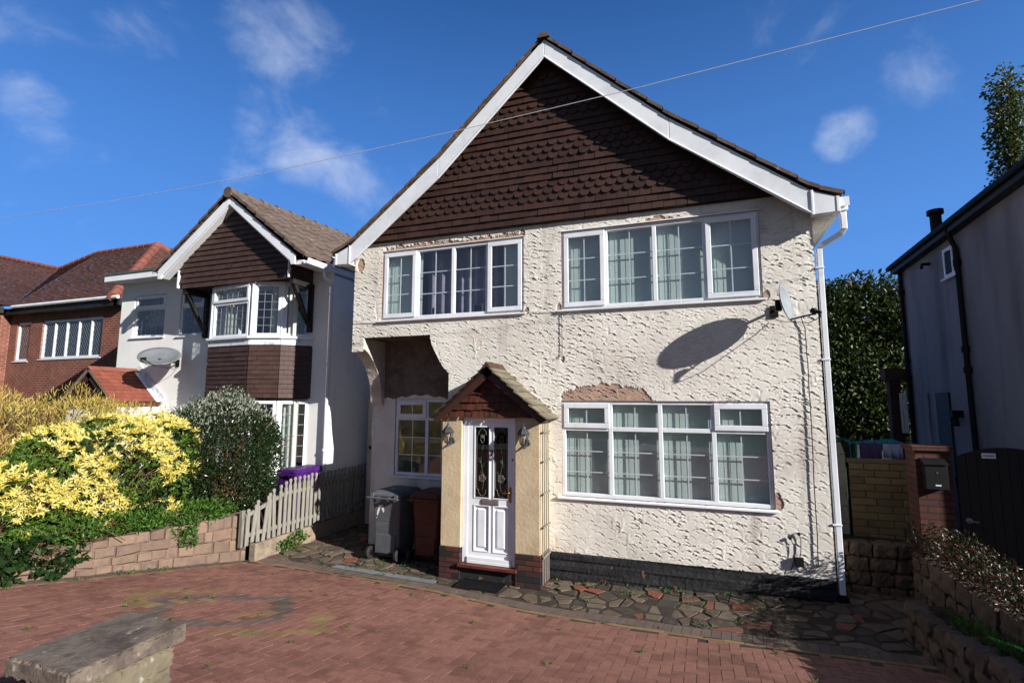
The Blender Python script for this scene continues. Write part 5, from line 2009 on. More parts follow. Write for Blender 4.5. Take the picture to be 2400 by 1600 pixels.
# trellis on the porch side
t = thing('trellis', 'narrow weathered wooden trellis fixed to the right side of the porch', 'trellis', (-2.09, -.25, .05))
for yq in (-.43, -.335, -.24, -.145):
    part(MB().box(-2.105, -2.090, yq - .011, yq + .011, .06, 2.24), 'upright', 'wood', t, bevel=.003)
for zq in (.42, .82, 1.27, 1.72, 2.13):
    part(MB().box(-2.089, -2.074, -.46, -.10, zq - .013, zq + .013), 'crosspiece', 'wood', t, bevel=.003)

# door mat and drain
t = thing('door_mat', 'black rubber ridged mat lying below the front door step', 'door mat', (-2.93, -.62, .02))
mb = MB()
mb.box(-3.27, -2.62, -.80, -.47, .012, .022)
part(mb, 'mat_base', 'rubber', t)
mb = MB()
for k in range(15):
    mb.box(-3.23 + k * .041, -3.21 + k * .041, -.77, -.50, .0225, .030)
for (a, b, c, d) in ((-3.27, -2.62, -.80, -.785), (-3.27, -2.62, -.485, -.47), (-3.27, -3.255, -.784, -.486), (-2.635, -2.62, -.784, -.486)):
    mb.box(a, b, c, d, .0225, .033)
part(mb, 'ribs', 'black', t)
t = thing('drain_channel', 'long narrow galvanised drain grating set into the ground beside the paving', 'drain', (-4.5, -.62, .01))
mb = MB()
p0, p1 = Vector((-5.45, -.60, .004)), Vector((-3.62, -.70, .004))
tt = (p1 - p0).normalized()
nn = Vector((-tt.y, tt.x, 0))
def bar(a, b, wv, h):
    q = nn * wv
    mb.hexa([a - q, b - q, b + q, a + q], [a - q + Vector((0, 0, h)), b - q + Vector((0, 0, h)), b + q + Vector((0, 0, h)), a + q + Vector((0, 0, h))])
for off in (-.058, 0, .058):
    bar(p0 + nn * off, p1 + nn * off, .006, .008)
for k in range(88):
    c_ = p0.lerp(p1, (k + .5) / 88)
    e = tt * .006
    mb.hexa([c_ - e - nn * .051, c_ + e - nn * .051, c_ + e + nn * .051, c_ - e + nn * .051], [q + Vector((0, 0, .006)) for q in (c_ - e - nn * .051, c_ + e - nn * .051, c_ + e + nn * .051, c_ - e + nn * .051)])
part(mb, 'grating', 'drain', t)
mb = MB()
q = nn * .055
mb.hexa([p0 - q - Vector((0, 0, .02)), p1 - q - Vector((0, 0, .02)), p1 + q - Vector((0, 0, .02)), p0 + q - Vector((0, 0, .02))], [p0 - q - Vector((0, 0, .004)), p1 - q - Vector((0, 0, .004)), p1 + q - Vector((0, 0, .004)), p0 + q - Vector((0, 0, .004))])
part(mb, 'channel', 'black', t)


# wheelie bins (rear with handle faces -y in local space)
def wheelie(label, loc, rot, mat, mark=False, w_=.56, scale=1.0):
    t = thing('wheelie_bin', label, 'wheelie bin', loc, rot)
    def loft(rings):
        mb = MB()
        v = []
        for (x0, x1, y0, y1, z, c) in rings:
            v += [(x0 + c, y0, z), (x1 - c, y0, z), (x1, y0 + c, z), (x1, y1 - c, z), (x1 - c, y1, z), (x0 + c, y1, z), (x0, y1 - c, z), (x0, y0 + c, z)]
        n = len(rings)
        f = [tuple(range(8))[::-1]]
        for i in range(n - 1):
            for k in range(8):
                f.append((i * 8 + k, i * 8 + (k + 1) % 8, i * 8 + 8 + (k + 1) % 8, i * 8 + 8 + k))
        f.append(tuple(range((n - 1) * 8, n * 8)))
        mb.add(v, f)
        return mb
    h = w_ / 2
    body = loft([(-h + .06, h - .06, .10, .56, .04, .04), (-h + .05, h - .05, .07, .60, .22, .04), (-h + .045, h - .045, .065, .61, .60, .035), (-h + .043, h - .043, .062, .613, .604, .035), (-h + .02, h - .02, .045, .66, .93, .03), (-h + .02, h - .02, .045, .66, .95, .03), (-h, h, .02, .69, .955, .03), (-h, h, .02, .69, 1.0, .03)])
    body.box(-h + .10, h - .10, .05, .075, .10, .40)
    part(body, 'body', mat, t, True, bevel=.008)
    lid = loft([(-h - .015, h + .015, .0, .72, 1.002, .03), (-h - .015, h + .015, .0, .72, 1.03, .03), (-h + .03, h - .03, .05, .68, 1.075, .05), (-h + .07, h - .07, .10, .62, 1.09, .05)])
    lid.box(-h + .12, h - .12, .14, .58, 1.089, 1.096)
    lid.box(-h + .03, -h + .09, -.02, .06, 1.0, 1.045)
    lid.box(h - .09, h - .03, -.02, .06, 1.0, 1.045)
    part(lid, 'lid', mat, t, True, bevel=.01)
    hb = MB().tube([(-h - .01, -.045, .985), (h + .01, -.045, .985)], .015, 8)
    for xk in (-h + .06, -h * .35, h * .35, h - .06):
        hb.box(xk - .016, xk + .016, -.05, .03, .95, 1.0)
    part(hb, 'handle', mat, t, True)
    for sg in (-1, 1):
        wl = MB().lathe([(.02, -.028), (.085, -.028), (.10, -.018), (.10, .018), (.085, .028), (.02, .028)], (sg * (h - .02), .03, .10), 20, rot=Matrix.Rotation(R(90), 3, 'Y'))
        wo = part(wl, 'wheel', 'rubber', t, True)
        part(MB().lathe([(.05, -.031), (.055, 0), (.05, .031)], (sg * (h - .02), .03, .10), 12, rot=Matrix.Rotation(R(90), 3, 'Y')), 'hub', 'black', wo, True)
    part(MB().tube([(-h + .05, .03, .10), (h - .05, .03, .10)], .012, 8), 'axle', 'black', t, True)
    if mark:
        mk = MB()
        yb_ = .0595
        def pp(pts): mk.add([(ox + (a_ - ox) * 1.25, yb_ - .0085 + (.6 - c_) * .01, oz + (c_ - oz) * 1.25) for a_, c_ in pts], [tuple(range(len(pts)))])
        ox, oz = -.17, .74
        pp([(ox, oz), (ox + .02, oz + .06), (ox + .05, oz + .055), (ox + .035, oz - .0), (ox + .012, oz - .045), (ox + .0, oz - .03)])
        pp([(ox + .025, oz + .065), (ox + .035, oz + .13), (ox + .055, oz + .108), (ox + .085, oz + .10), (ox + .10, oz + .075), (ox + .07, oz + .08), (ox + .06, oz + .06)])
        pp([(ox + .065, oz + .055), (ox + .075, oz + .075), (ox + .105, oz + .07), (ox + .118, oz + .03), (ox + .10, oz - .005), (ox + .085, oz + .03)])
        pp([(ox - .012, oz - .085), (ox + .004, oz - .055), (ox + .015, oz - .058)])
        part(mk, 'emblem', 'white_mark', t, True)
        mk = MB()
        mk.add([(-.01, .20, 1.0975), (.035, .20, 1.0975), (.05, .27, 1.0975), (.02, .25, 1.0975), (-.02, .27, 1.0975)], [(0, 1, 2, 3, 4)])
        part(mk, 'lid_emblem', 'white_mark', t, True)
    return t


wheelie('grey wheelie bin with a white horse-head emblem beside the fence passage', (-4.90, -.10, .0), R(-2), 'bin_grey', True, .58)
wheelie('dark brown wheelie bin in the shade between the grey bin and the porch', (-4.20, -.02, .0), R(2), 'bin_brown', False, .54)
for lab, yq in (('purple wheelie bin in front, lid lit by sun, behind the sunlit pickets', .14), ('purple wheelie bin in shadow behind the pickets, nearer the white house corner', .50)):
    pb = wheelie(lab, (-7.17, yq, .26), 0, 'bin_purple', False, .46)
    pb.scale = (1, .56, .97)
    pb['group'] = 'purple bins behind the fence'

# things on the sill of the upper left window
for xq, wq, hq, lab in ((-4.19, .10, .16, 'small white-framed picture standing on the inside of the upper left sill'), (-3.37, .16, .17, 'square grey picture frame standing inside the upper left window, right pane')):
    t = thing('picture_frame', lab, 'picture frame', (xq, .15, 3.99))
    part(MB().box(-wq / 2, wq / 2, 0, .015, 0, .016).box(-wq / 2, wq / 2, 0, .015, hq - .016, hq).box(-wq / 2, -wq / 2 + .016, 0, .015, .016, hq - .016).box(wq / 2 - .016, wq / 2, 0, .015, .016, hq - .016), 'frame', 'metal_grey', t, True)
    part(MB().box(-wq / 2 + .016, wq / 2 - .016, .004, .012, .016, hq - .016), 'picture', 'black', t, True)


# ------------------------------------------------------------------ foliage
def leaves(n, centres, up, length, width, droop=.35, seed=1, fold=.25, spread=1.0):
    """kite-shaped folded leaves; centres (n,3), up (n,3) preferred outward direction"""
    g = np.random.default_rng(seed)
    d = up + g.normal(0, spread, (n, 3))
    d[:, 2] -= droop * g.random(n)
    d /= np.linalg.norm(d, axis=1)[:, None] + 1e-9
    a = np.cross(d, g.normal(0, 1, (n, 3)))
    a /= np.linalg.norm(a, axis=1)[:, None] + 1e-9
    nn_ = np.cross(d, a)
    Ln = length * g.uniform(.65, 1.25, n)
    Wn = width * g.uniform(.7, 1.2, n)
    b = centres
    tip = b + d * Ln[:, None]
    mid = b + d * (Ln * .45)[:, None]
    l = mid + a * Wn[:, None] / 2 + nn_ * (fold * Wn)[:, None]
    r = mid - a * Wn[:, None] / 2 + nn_ * (fold * Wn)[:, None]
    V = np.stack([b, l, tip, r], 1).reshape(-1, 3)
    k = np.arange(n)[:, None] * 4
    F = np.concatenate([np.stack([k[:, 0], k[:, 0] + 3, k[:, 0] + 2], 1), np.stack([k[:, 0], k[:, 0] + 2, k[:, 0] + 1], 1)])
    return V, F


def blob_points(n, blobs, seed, shell=.35, floor=-9., fuzz=.03):
    """random points through ellipsoids (cx,cy,cz,rx,ry,rz) denser near the skin; returns pts, outward dirs"""
    g = np.random.default_rng(seed)
    B = np.array(blobs, float)
    vol = (B[:, 3] * B[:, 4] * B[:, 5]) ** (2 / 3)
    P, D = [], []
    tot = 0
    while tot < n:
        i = g.choice(len(B), 4 * n, p=vol / vol.sum())
        d = g.normal(0, 1, (4 * n, 3))
        d /= np.linalg.norm(d, axis=1)[:, None]
        r = (1 - shell * g.random(4 * n) ** 1.5) * (1 + np.abs(g.normal(0, fuzz, 4 * n)))
        p = B[i, :3] + d * B[i, 3:] * r[:, None]
        # lumpy skin
        lump = np.sin(p[:, 0] * 7.3 + 1) * np.sin(p[:, 1] * 6.1) * np.sin(p[:, 2] * 6.7 + 2)
        p += d * (.09 * lump * B[i, 3:].mean(1))[:, None]
        okk = p[:, 2] > floor
        for j in range(len(B)):
            q = (p - B[j, :3]) / B[j, 3:]
            okk &= ~((q * q).sum(1) < (1 - shell * 1.1) ** 2)
        nrm = d / B[i, 3:]
        nrm /= np.linalg.norm(nrm, axis=1)[:, None]
        P.append(p[okk]); D.append(nrm[okk]); tot += okk.sum()
    return np.concatenate(P)[:n], np.concatenate(D)[:n]


def leaf_part(name, V, F, mat, parent):
    return link(name, np_mesh(name, V, F, [mat]), parent)


def stems(parent, base_, tips, r0=.02, r1=.006, seed=1, name='branches', mat='twig'):
    g = np.random.default_rng(seed)
    mb = MB()
    for tip in tips:
        b = Vector(base_) + Vector((g.normal(0, .12), g.normal(0, .12), 0))
        t_ = Vector(tip)
        m1 = b.lerp(t_, .4) + Vector((g.normal(0, .06), g.normal(0, .06), g.normal(.05, .04)))
        m2 = b.lerp(t_, .75) + Vector((g.normal(0, .05), g.normal(0, .05), g.normal(.03, .03)))
        mb.tube([b, m1, m2, t_], [r0, r0 * .8, (r0 + r1) / 2, r1], 5)
    return part(mb, name, mat, parent)


# stone retaining wall of random squared blocks
def stone_wall(name, label, face, y_top, y_bot, ybeg, yend, mat, thick=.22, seed=1, rows=4, zoff=0.0):
    g = random.Random(seed)
    t = thing(name, label, 'stone wall', (face(ybeg), ybeg, y_bot(ybeg)))
    mb, mo = MB(), MB()
    ly_ = abs(yend - ybeg)
    for r_ in range(rows):
        s = -g.uniform(0, .2)
        while s < ly_:
            wv = g.choice((.12, .16, .2, .24, .3)) * g.uniform(.85, 1.2)
            s0, s1 = max(s, 0), min(s + wv, ly_)
            s += wv
            if s1 - s0 < .05: continue
            ya, yb_ = ybeg - s0 - .005, ybeg - s1 + .005
            def zz(y_, k): return y_bot(y_) + (y_top(y_) - y_bot(y_)) * k
            k0, k1 = r_ / rows, (r_ + 1) / rows
            if y_top(ya) - y_bot(ya) < .04 + r_ * 0: continue
            out_ = g.uniform(0, .03)
            jz = [g.uniform(-.014, .014) for _ in range(4)]
            fa, fb = face(ya) + out_, face(yb_) + out_ + g.uniform(-.008, .008)
            bulge = g.uniform(.006, .02)
            za0, za1, zb0, zb1 = zz(ya, k0) + .006 + jz[0], zz(ya, k1) - .006 + jz[1], zz(yb_, k0) + .006 + jz[2], zz(yb_, k1) - .006 + jz[3]
            if r_ == rows - 1: za1 += g.uniform(0, .03); zb1 += g.uniform(0, .03)
            v = [(fa, ya, za0), (fb, yb_, zb0), (fb, yb_, zb1), (fa, ya, za1)]
            cx_, cz_ = (fa + fb) / 2, (za0 + zb1) / 2
            cy_ = (ya + yb_) / 2
            inner = [(q[0] + bulge, cy_ + (q[1] - cy_) * .72, (za0 + za1 + zb0 + zb1) / 4 + (q[2] - (za0 + za1 + zb0 + zb1) / 4) * .66) for q in v]
            back = [(q[0] - (thick if r_ == rows - 1 else .08), q[1], q[2]) for q in v]
            mb.add(v + inner + back, [(4, 7, 6, 5)] + [(k, (k + 1) % 4, 4 + (k + 1) % 4, 4 + k)[::-1] for k in range(4)] + [(8 + k, 8 + (k + 1) % 4, (k + 1) % 4, k)[::-1] for k in range(4)])
    n = 14
    for k in range(n):
        ya, yb_ = ybeg + (yend - ybeg) * k / n, ybeg + (yend - ybeg) * (k + 1) / n
        mo.hexa([(face(yb_) - thick, yb_, y_bot(yb_) - .05), (face(yb_) - .004, yb_, y_bot(yb_) - .05), (face(ya) - .004, ya, y_bot(ya) - .05), (face(ya) - thick, ya, y_bot(ya) - .05)],
                [(face(yb_) - thick, yb_, y_top(yb_) - .02), (face(yb_) - .004, yb_, y_top(yb_) - .02), (face(ya) - .004, ya, y_top(ya) - .02), (face(ya) - thick, ya, y_top(ya) - .02)])
    part(mb, 'blocks', mat, t)
    part(mo, 'mortar_core', 'mortar' if mat == 'stone' else 'darkstone', t)
    return t


wf = lambda y: float(wallx(y))
stone_wall('stone_wall', 'low wall of pinkish stone blocks holding the flower bed beside the driveway', wf,
           lambda y: .72 + max(0, (-2.9 - y)) * .06, lambda y: float(gz(wf(y) + .1, y)) - .02, -.85, -5.2, 'stone', seed=4, rows=4)
# kerb of concrete under the fence
mb = MB()
mb.box(-6.93, -6.80, -.84, 3.4, -.03, .27)
solid(mb, 'fence_kerb', 'kerbstone', 'low rough concrete kerb under the picket fence', 'kerb', loc=(-6.86, 1, 0), bevel=.01)

# picket fence
t = thing('picket_fence', 'weathered grey picket fence with rounded finial tops, partly leaning', 'fence', (-6.85, 1, .28))
g = random.Random(8)
y = -1.0
i = 0
ysn = []
while y < 2.6:
    top = .86 + (y + 1.0) * .42 if y < -.25 else 1.175 + min(.05, (y + .25) * .12)
    top += g.uniform(-.015, .015)
    lean = g.uniform(-.02, .02) + (.10 if i in (1, 3) else 0) + (-.04 if i in (2, 5) else 0)
    bot = .29 + g.uniform(-.02, .02)
    hw = .034
    H_ = top - bot
    prof = [(-hw, 0), (hw, 0), (hw, H_ - .13), (hw * .55, H_ - .10), (hw * .62, H_ - .085)]
    for q in range(0, 9):
        a_ = -pi * .28 + (pi * 1.56) * q / 8
        prof.append((.033 * cos(a_), H_ - .04 + .036 * sin(a_)))
    prof += [(-hw * .62, H_ - .085), (-hw * .55, H_ - .10), (-hw, H_ - .13)]
    prof = [(y + a_ + lean * b_, bot + b_) for a_, b_ in prof]
    mb = MB()
    xo = g.uniform(-.004, .004)
    mb.prism(prof, 'x', -6.838 + xo, -6.820 + xo)
    part(mb, 'picket', 'wood', t, bevel=.002)
    y += .112 if y < -.3 else .108
    i += 1
for zq, za in ((.40, .40), (.93, .70)):
    part(MB().hexa([(-6.875, -1.02, za), (-6.839, -1.02, za), (-6.839, -.2, zq), (-6.875, -.2, zq)], [(-6.875, -1.02, za + .06), (-6.839, -1.02, za + .06), (-6.839, -.2, zq + .06), (-6.875, -.2, zq + .06)]), 'rail', 'wood', t)
    part(MB().box(-6.875, -6.839, -.199, 2.6, zq, zq + .06), 'rail', 'wood', t)
for yq in (-1.03, .34, 1.8):
    part(MB().box(-6.94, -6.876, yq - .03, yq + .04, .02 if yq > 0 else .25, 1.12 if yq > 0 else .82), 'post', 'wood', t, bevel=.004)

# foreground gate pier
PX, PY, PZ = -2.42, -5.92, 1.55
t = thing('gate_pier', 'stone gate pier with a weathered concrete cap in the near foreground', 'gate pier', (PX, PY, .7))


def noisy_box(x0, x1, y0, y1, z0, z1, st=.02, amp=.004, seed=1, rot=0.0):
    """box skinned with a fine, slightly eroded grid"""
    g = np.random.default_rng(seed)
    bm_ = MB()
    nx, ny, nz_ = (max(2, int((b - a) / st)) for a, b in ((x0, x1), (y0, y1), (z0, z1)))
    vid = {}
    V = []
    def vert(i, j, k):
        key = (i, j, k)
        if key not in vid:
            p = np.array([x0 + (x1 - x0) * i / nx, y0 + (y1 - y0) * j / ny, z0 + (z1 - z0) * k / nz_])
            onx, ony, onz = i in (0, nx), j in (0, ny), k in (0, nz_)
            c = np.array([(x0 + x1) / 2, (y0 + y1) / 2, (z0 + z1) / 2])
            e = onx + ony + onz
            if e >= 2:
                p = p + np.sign(c - p) * np.array([onx, ony, onz]) * (abs(g.normal(.005, .006)) * (e - 1))
            p = p + g.normal(0, amp * .35, 3) + amp * np.sin(np.array([p[1] * 23 + p[2] * 31, p[0] * 27, p[0] * 19 + p[1] * 29]))
            vid[key] = len(V)
            V.append(tuple(p))
        return vid[key]
    Fq = []
    for i in range(nx):
        for j in range(ny):
            Fq.append((vert(i, j, nz_), vert(i + 1, j, nz_), vert(i + 1, j + 1, nz_), vert(i, j + 1, nz_)))
            Fq.append((vert(i, j, 0), vert(i, j + 1, 0), vert(i + 1, j + 1, 0), vert(i + 1, j, 0)))
    for i in range(nx):
        for k in range(nz_):
            Fq.append((vert(i, 0, k), vert(i + 1, 0, k), vert(i + 1, 0, k + 1), vert(i, 0, k + 1)))
            Fq.append((vert(i, ny, k), vert(i, ny, k + 1), vert(i + 1, ny, k + 1), vert(i + 1, ny, k)))
    for j in range(ny):
        for k in range(nz_):
            Fq.append((vert(0, j, k), vert(0, j, k + 1), vert(0, j + 1, k + 1), vert(0, j + 1, k)))
            Fq.append((vert(nx, j, k), vert(nx, j + 1, k), vert(nx, j + 1, k + 1), vert(nx, j, k + 1)))
    bm_.add(V, Fq)
    return bm_


part(noisy_box(PX - .205, PX + .185, PY - .23, PY + .245, PZ - .072, PZ, .010, .0009, 2), 'cap', 'capstone', t)
g = random.Random(3)
for r_ in range(8):                                               # coursed stones of the shaft
    z0 = .66 + r_ * .1015
    if z0 > PZ - .09: break
    z1 = min(z0 + .094, PZ - .08)
    sp = g.uniform(-.07, .07)
    for (xa, xb) in ((PX - .175, PX + sp - .005), (PX + sp + .005, PX + .165)):
        part(noisy_box(xa, xb, PY - .19, PY + .205, z0, z1, .016, .0012, r_ * 3 + int(xa < PX - .1)), 'stone', 'pierstone', t)
part(MB().box(PX - .165, PX + .155, PY - .18, PY + .195, .6, PZ - .078), 'mortar_core', 'pierstone', t)

# ------------------------------------------------------------------ right-hand side
g = random.Random(12)
t = thing('garden_wall', 'buff walling-block garden wall with a sunlit left end beside the downpipe', 'garden wall', (2.3, .95, .7))
mb = MB()
z = .70
r_ = 0
while z < 1.70:
    h_ = .094
    x = 1.92
    off = .0 if r_ % 2 else .12
    first = True
    while x < 2.66:
        wv = (.30 if not first else .30 - off)
        x2 = min(x + wv, 2.67)
        fr_ = g.uniform(0, .018)
        m_ = MB().box(x + .005, x2 - .005, .90 - fr_, 1.05, z + .005, z + h_ - .003)
        mb.add(m_.v, m_.f)
        x = x2
        first = False
    z += h_
    r_ += 1
part(mb, 'blocks', 'buff_block', t, bevel=.006)
part(MB().box(1.925, 2.66, .915, 1.04, .68, z - .01), 'mortar_core', 'darkstone', t)
part(MB().box(1.90, 2.69, .885, 1.065, z, z + .05), 'coping', 'buff_block', t, bevel=.008)
t = thing('concrete_fence', 'concrete panel fence between the house corner and the buff garden wall', 'fence', (1.84, .98, .6))
for k in range(5):
    part(MB().box(1.66, 1.90, .96, 1.0, .66 + k * .235, .66 + k * .235 + .23), 'panel', 'concrete', t, bevel=.006)
part(MB().prism([(1.62, 1.84), (1.90, 1.84), (1.86, 1.98), (1.70, 2.02)], 'y', .95, 1.01), 'fence_top', 'concrete', t)
t = thing('stone_terrace_wall', 'dark pink stone block wall rising at the end of the side passage', 'stone wall', (2.1, .45, .1))
mb = MB()
for r_ in range(4):
    x = 1.50 - g.uniform(0, .1)
    while x < 2.75:
        wv = g.uniform(.2, .32)
        m_ = noisy_box(x + .006, x + wv - .006, .38 - g.uniform(0, .03), .6, .10 + r_ * .175, .10 + r_ * .175 + .165, .035, .006, g.randint(0, 999))
        mb.add(m_.v, m_.f)
        x += wv
part(mb, 'blocks', 'darkstone', t)
part(MB().box(1.52, 2.75, .42, .95, .0, .76), 'core', 'soil', t)
# pier with letter box and the gate
t = thing('brick_pier', 'orange brick gate pier carrying a black letter box', 'gate pier', (2.55, .12, 0))
part(MB().box(2.40, 2.755, -.01, .30, .05, 1.99), 'shaft', 'pier_brick', t, bevel=.006)
part(MB().box(2.37, 2.785, -.04, .33, 1.991, 2.05), 'pier_coping', 'pier_brick', t, bevel=.006)
t = thing('letter_box', 'black metal letter box mounted on the orange brick pier', 'letter box', (2.56, -.06, 1.56))
mb = MB()
mb.box(2.455, 2.675, -.115, -.012, 1.56, 1.84)
mb.prism([(-.135, 1.841), (-.012, 1.841), (-.012, 1.91)], 'x', 2.445, 2.685)
part(mb, 'box_body', 'black', t, bevel=.004)
part(MB().box(2.545, 2.60, -.119, -.1155, 1.60, 1.615), 'name_slot', 'white_mark', t)
part(MB().lathe([(.008, 0), (.008, .006)], (2.57, -.115, 1.75), 10, rot=Matrix.Rotation(R(90), 3, 'X')), 'lock', 'metal_grey', t)
t = thing('side_gate', 'dark brown arched boarded gate with a small white plate, standing in shade', 'gate', (3.25, -.02, .15))
ga = lambda x: 1.93 + .12 * (1 - ((x - 3.25) / .47) ** 2)
x = 2.79
while x < 3.70:
    x2 = x + .0935
    part(MB().prism([(x, .12), (x2, .12), (x2, ga(x2)), ((x + x2) / 2, ga((x + x2) / 2)), (x, ga(x))], 'y', -.035, -.012), 'board', 'gate', t, bevel=.003)
    x += .0965
part(MB().box(2.79, 3.72, -.011, .03, .4, .5).box(2.79, 3.72, -.011, .03, 1.6, 1.7), 'ledge', 'gate', t)
part(MB().box(3.03, 3.16, -.042, -.0355, 1.925, 1.985), 'name_plate', 'white_mark', t, bevel=.002)
part(MB().box(3.045, 3.145, -.0445, -.0425, 1.95, 1.962), 'plate_lettering', 'metal_grey', t)
part(MB().lathe([(.035, 0), (.03, .012), (.012, .02)], (2.86, -.036, 1.22), 12, rot=Matrix.Rotation(R(90), 3, 'X')).tube([(2.86, -.05, 1.22), (2.86, -.075, 1.22), (2.93, -.08, 1.215)], .008, 6), 'latch', 'metal_grey', t)
part(MB().box(3.74, 3.86, -.05, .07, .05, 2.05), 'gate_post', 'gate', t)
# planters along the right boundary
wr1 = lambda y: 1.93 - .02 * (y + 1)


def right_wall(name, label, fx, yb_, ye_, top, th, seed):
    g = random.Random(seed)
    t = thing(name, label, 'planter wall', (fx(yb_), yb_, float(gz(fx(yb_), yb_))))
    mb = MB()
    for r_ in range(3):
        y = yb_
        while y > ye_:
            wv = g.uniform(.2, .34)
            y2 = max(y - wv, ye_)
            ym = (y + y2) / 2
            zb0 = float(gz(fx(ym), ym)) - .06
            h_ = (top(ym) - zb0) / 3
            m_ = noisy_box(fx(ym) - g.uniform(0, .02), fx(ym) + th, y2 + .006, y - .006, zb0 + r_ * h_ + .005, zb0 + (r_ + 1) * h_ - .003, .04, .006, g.randint(0, 999))
            mb.add(m_.v, m_.f)
            y = y2
    part(mb, 'blocks', 'darkstone', t)
    return t


right_wall('planter_wall', 'low stone planter wall edging the right side of the driveway', wr1, -.82, -5.2, lambda y: float(gz(1.95, y)) + .36, .17, 1)
right_wall('planter_wall', 'higher stone planter wall on the right, topped by the cotoneaster', lambda y: 2.36, .20, -5.2, lambda y: .80 + max(0, -1.8 - y) * .145, .18, 2)
xs = np.linspace(2.05, 2.40, 4)
ys = np.linspace(-5.2, -.8, 30)
X, Y = np.meshgrid(xs, ys)
struct('planter_soil', grid_mesh('planter_soil', np.stack([X, Y, gz(X, Y) + .30], -1), np.ones((29, 3), bool), 'soil'))
xs = np.linspace(2.50, 6.5, 12)
ys = np.linspace(-5.2, .3, 30)
X, Y = np.meshgrid(xs, ys)
struct('neighbour_path', grid_mesh('neighbour_path', np.stack([X, Y, gz(X, Y) + np.where(X < 2.8, .45, .05)], -1), np.ones((29, 11), bool), 'soil'))
solid(MB().tube([(2.2, -1.9, .62), (2.25, -2.3, .70), (2.24, -2.8, .76), (2.2, -3.3, .83)], .012, 8), 'garden_hose', 'green_hose', 'bright green garden hose lying in the right-hand planter', 'hose', loc=(2.2, -2.5, .6), smooth=True)

# clothes airer behind the garden wall
t = thing('clothes_airer', 'turquoise clothes airer behind the buff garden wall', 'clothes airer', (2.9, 3.2, .2))
mb = MB()
for k in range(6):
    mb.tube([(2.50, 3.0 + k * .1, 1.86 - k * .006), (3.22, 3.0 + k * .1, 1.88 + k * .006)], .008, 5)
for xq in (2.50, 2.86, 3.22):
    mb.tube([(xq, 2.98, 1.86), (xq, 3.52, 1.87)], .011, 5)
mb.tube([(2.50, 2.98, 1.86), (2.36, 2.95, 1.93)], .011, 5)
part(mb, 'rails', 'turq', t)
mb = MB()
for xq in (2.55, 3.2):
    mb.tube([(xq, 3.0, .1), (xq, 3.5, 1.86)], .011, 5)
    mb.tube([(xq, 3.5, .1), (xq, 3.0, 1.86)], .011, 5)
part(mb, 'legs', 'turq', t)
for k in range(5):
    part(MB().box(2.62 + k * .09, 2.635 + k * .09, 2.975, 3.0, 1.86, 1.93), 'clothes_peg', ('redflower', 'turq')[k % 2], t)


def cloth(name, label, x0, x1, z0, z1, y, mat, cat):
    n = 14
    v = []
    for i in range(n + 1):
        x = x0 + (x1 - x0) * i / n
        for j, z in enumerate((z1, z1 - (z1 - z0) * .5, z0)):
            v.append((x, y + .02 * sin(i * 1.1) * j, z))
    mb = MB()
    mb.add(v, [(i * 3 + j, i * 3 + j + 1, i * 3 + j + 4, i * 3 + j + 3) for i in range(n) for j in range(2)])
    o = solid(mb, name, mat, label, cat, loc=((x0 + x1) / 2, y, z0), smooth=True)
    m = o.modifiers.new('thickness', 'SOLIDIFY')
    m.thickness = .006
    return o


cloth('towel', 'purple towel hanging on the turquoise airer', 2.58, 2.90, 1.45, 1.855, 2.97, 'towel', 'towel')
cloth('sheet', 'pale lilac cloth hanging at the right end of the airer', 2.92, 3.20, 1.62, 1.86, 2.97, 'sheet', 'cloth')

# ------------------------------------------------------------------ overhead wire
wp = [(-30, -2, 7.6), (-20, -2, 6.45), (-12.3, -2, 5.97), (-9, -2, 5.885), (-5.75, -2, 5.87), (-2.67, -2, 5.945), (-.58, -2, 6.03), (2.88, -2, 6.24), (6, -2, 6.55), (12, -2, 7.4)]
solid(MB().tube(wp, .004, 5), 'overhead_wire', 'wire', 'pale overhead cable sagging across the sky in front of the gable', 'cable', loc=(-5.75, -2, 5.87))

# ------------------------------------------------------------------ planting
# golden dry hedge at the back left
hd_ = thing('golden_hedge', 'golden-brown wispy hedge at far left behind the yellow shrub', 'hedge', (-9.6, -2.1, .6))
blobs = [(-9.3, -3.2, 1.72, .85, .8, .95), (-9.05, -2.35, 1.76, .85, .8, .95), (-8.95, -1.5, 1.62, .8, .75, .88), (-9.0, -.8, 1.4, .7, .7, .85), (-8.75, -3.8, 1.5, .7, .6, .9), (-10.3, -2.8, 1.7, 1, 1, 1), (-10.1, -1.4, 1.6, 1, 1, .98), (-8.7, -4.7, 1.5, .7, .7, .9), (-8.6, -5.6, 1.6, .7, .7, .9), (-8.6, -6.5, 1.6, .7, .7, .9)]
P, D = blob_points(38000, blobs, 21, .28, .5)
up = D * .7 + np.array([.15, -.1, .55])
V, F = leaves(len(P), P, up, .085, .011, 0, 3, .3, .55)
leaf_part('foliage', V, F, 'gold', hd_)
P, D = blob_points(7000, [(b[0], b[1], b[2] - .12, b[3] * .93, b[4] * .93, b[5] * .93) for b in blobs], 22, .25, .5)
V, F = leaves(len(P), P, D, .05, .022, .2, 4, .3, .8)
leaf_part('inner_foliage', V, F, 'goldg', hd_)
g = np.random.default_rng(5)
tips = [(b[0] + g.normal(0, b[3] * .6), b[1] + g.normal(0, b[4] * .6), b[2] + b[5] * g.uniform(.7, 1.12)) for b in blobs for _ in range(7)]
stems(hd_, (-9.6, -2.1, .6), tips, .018, .004, 3)

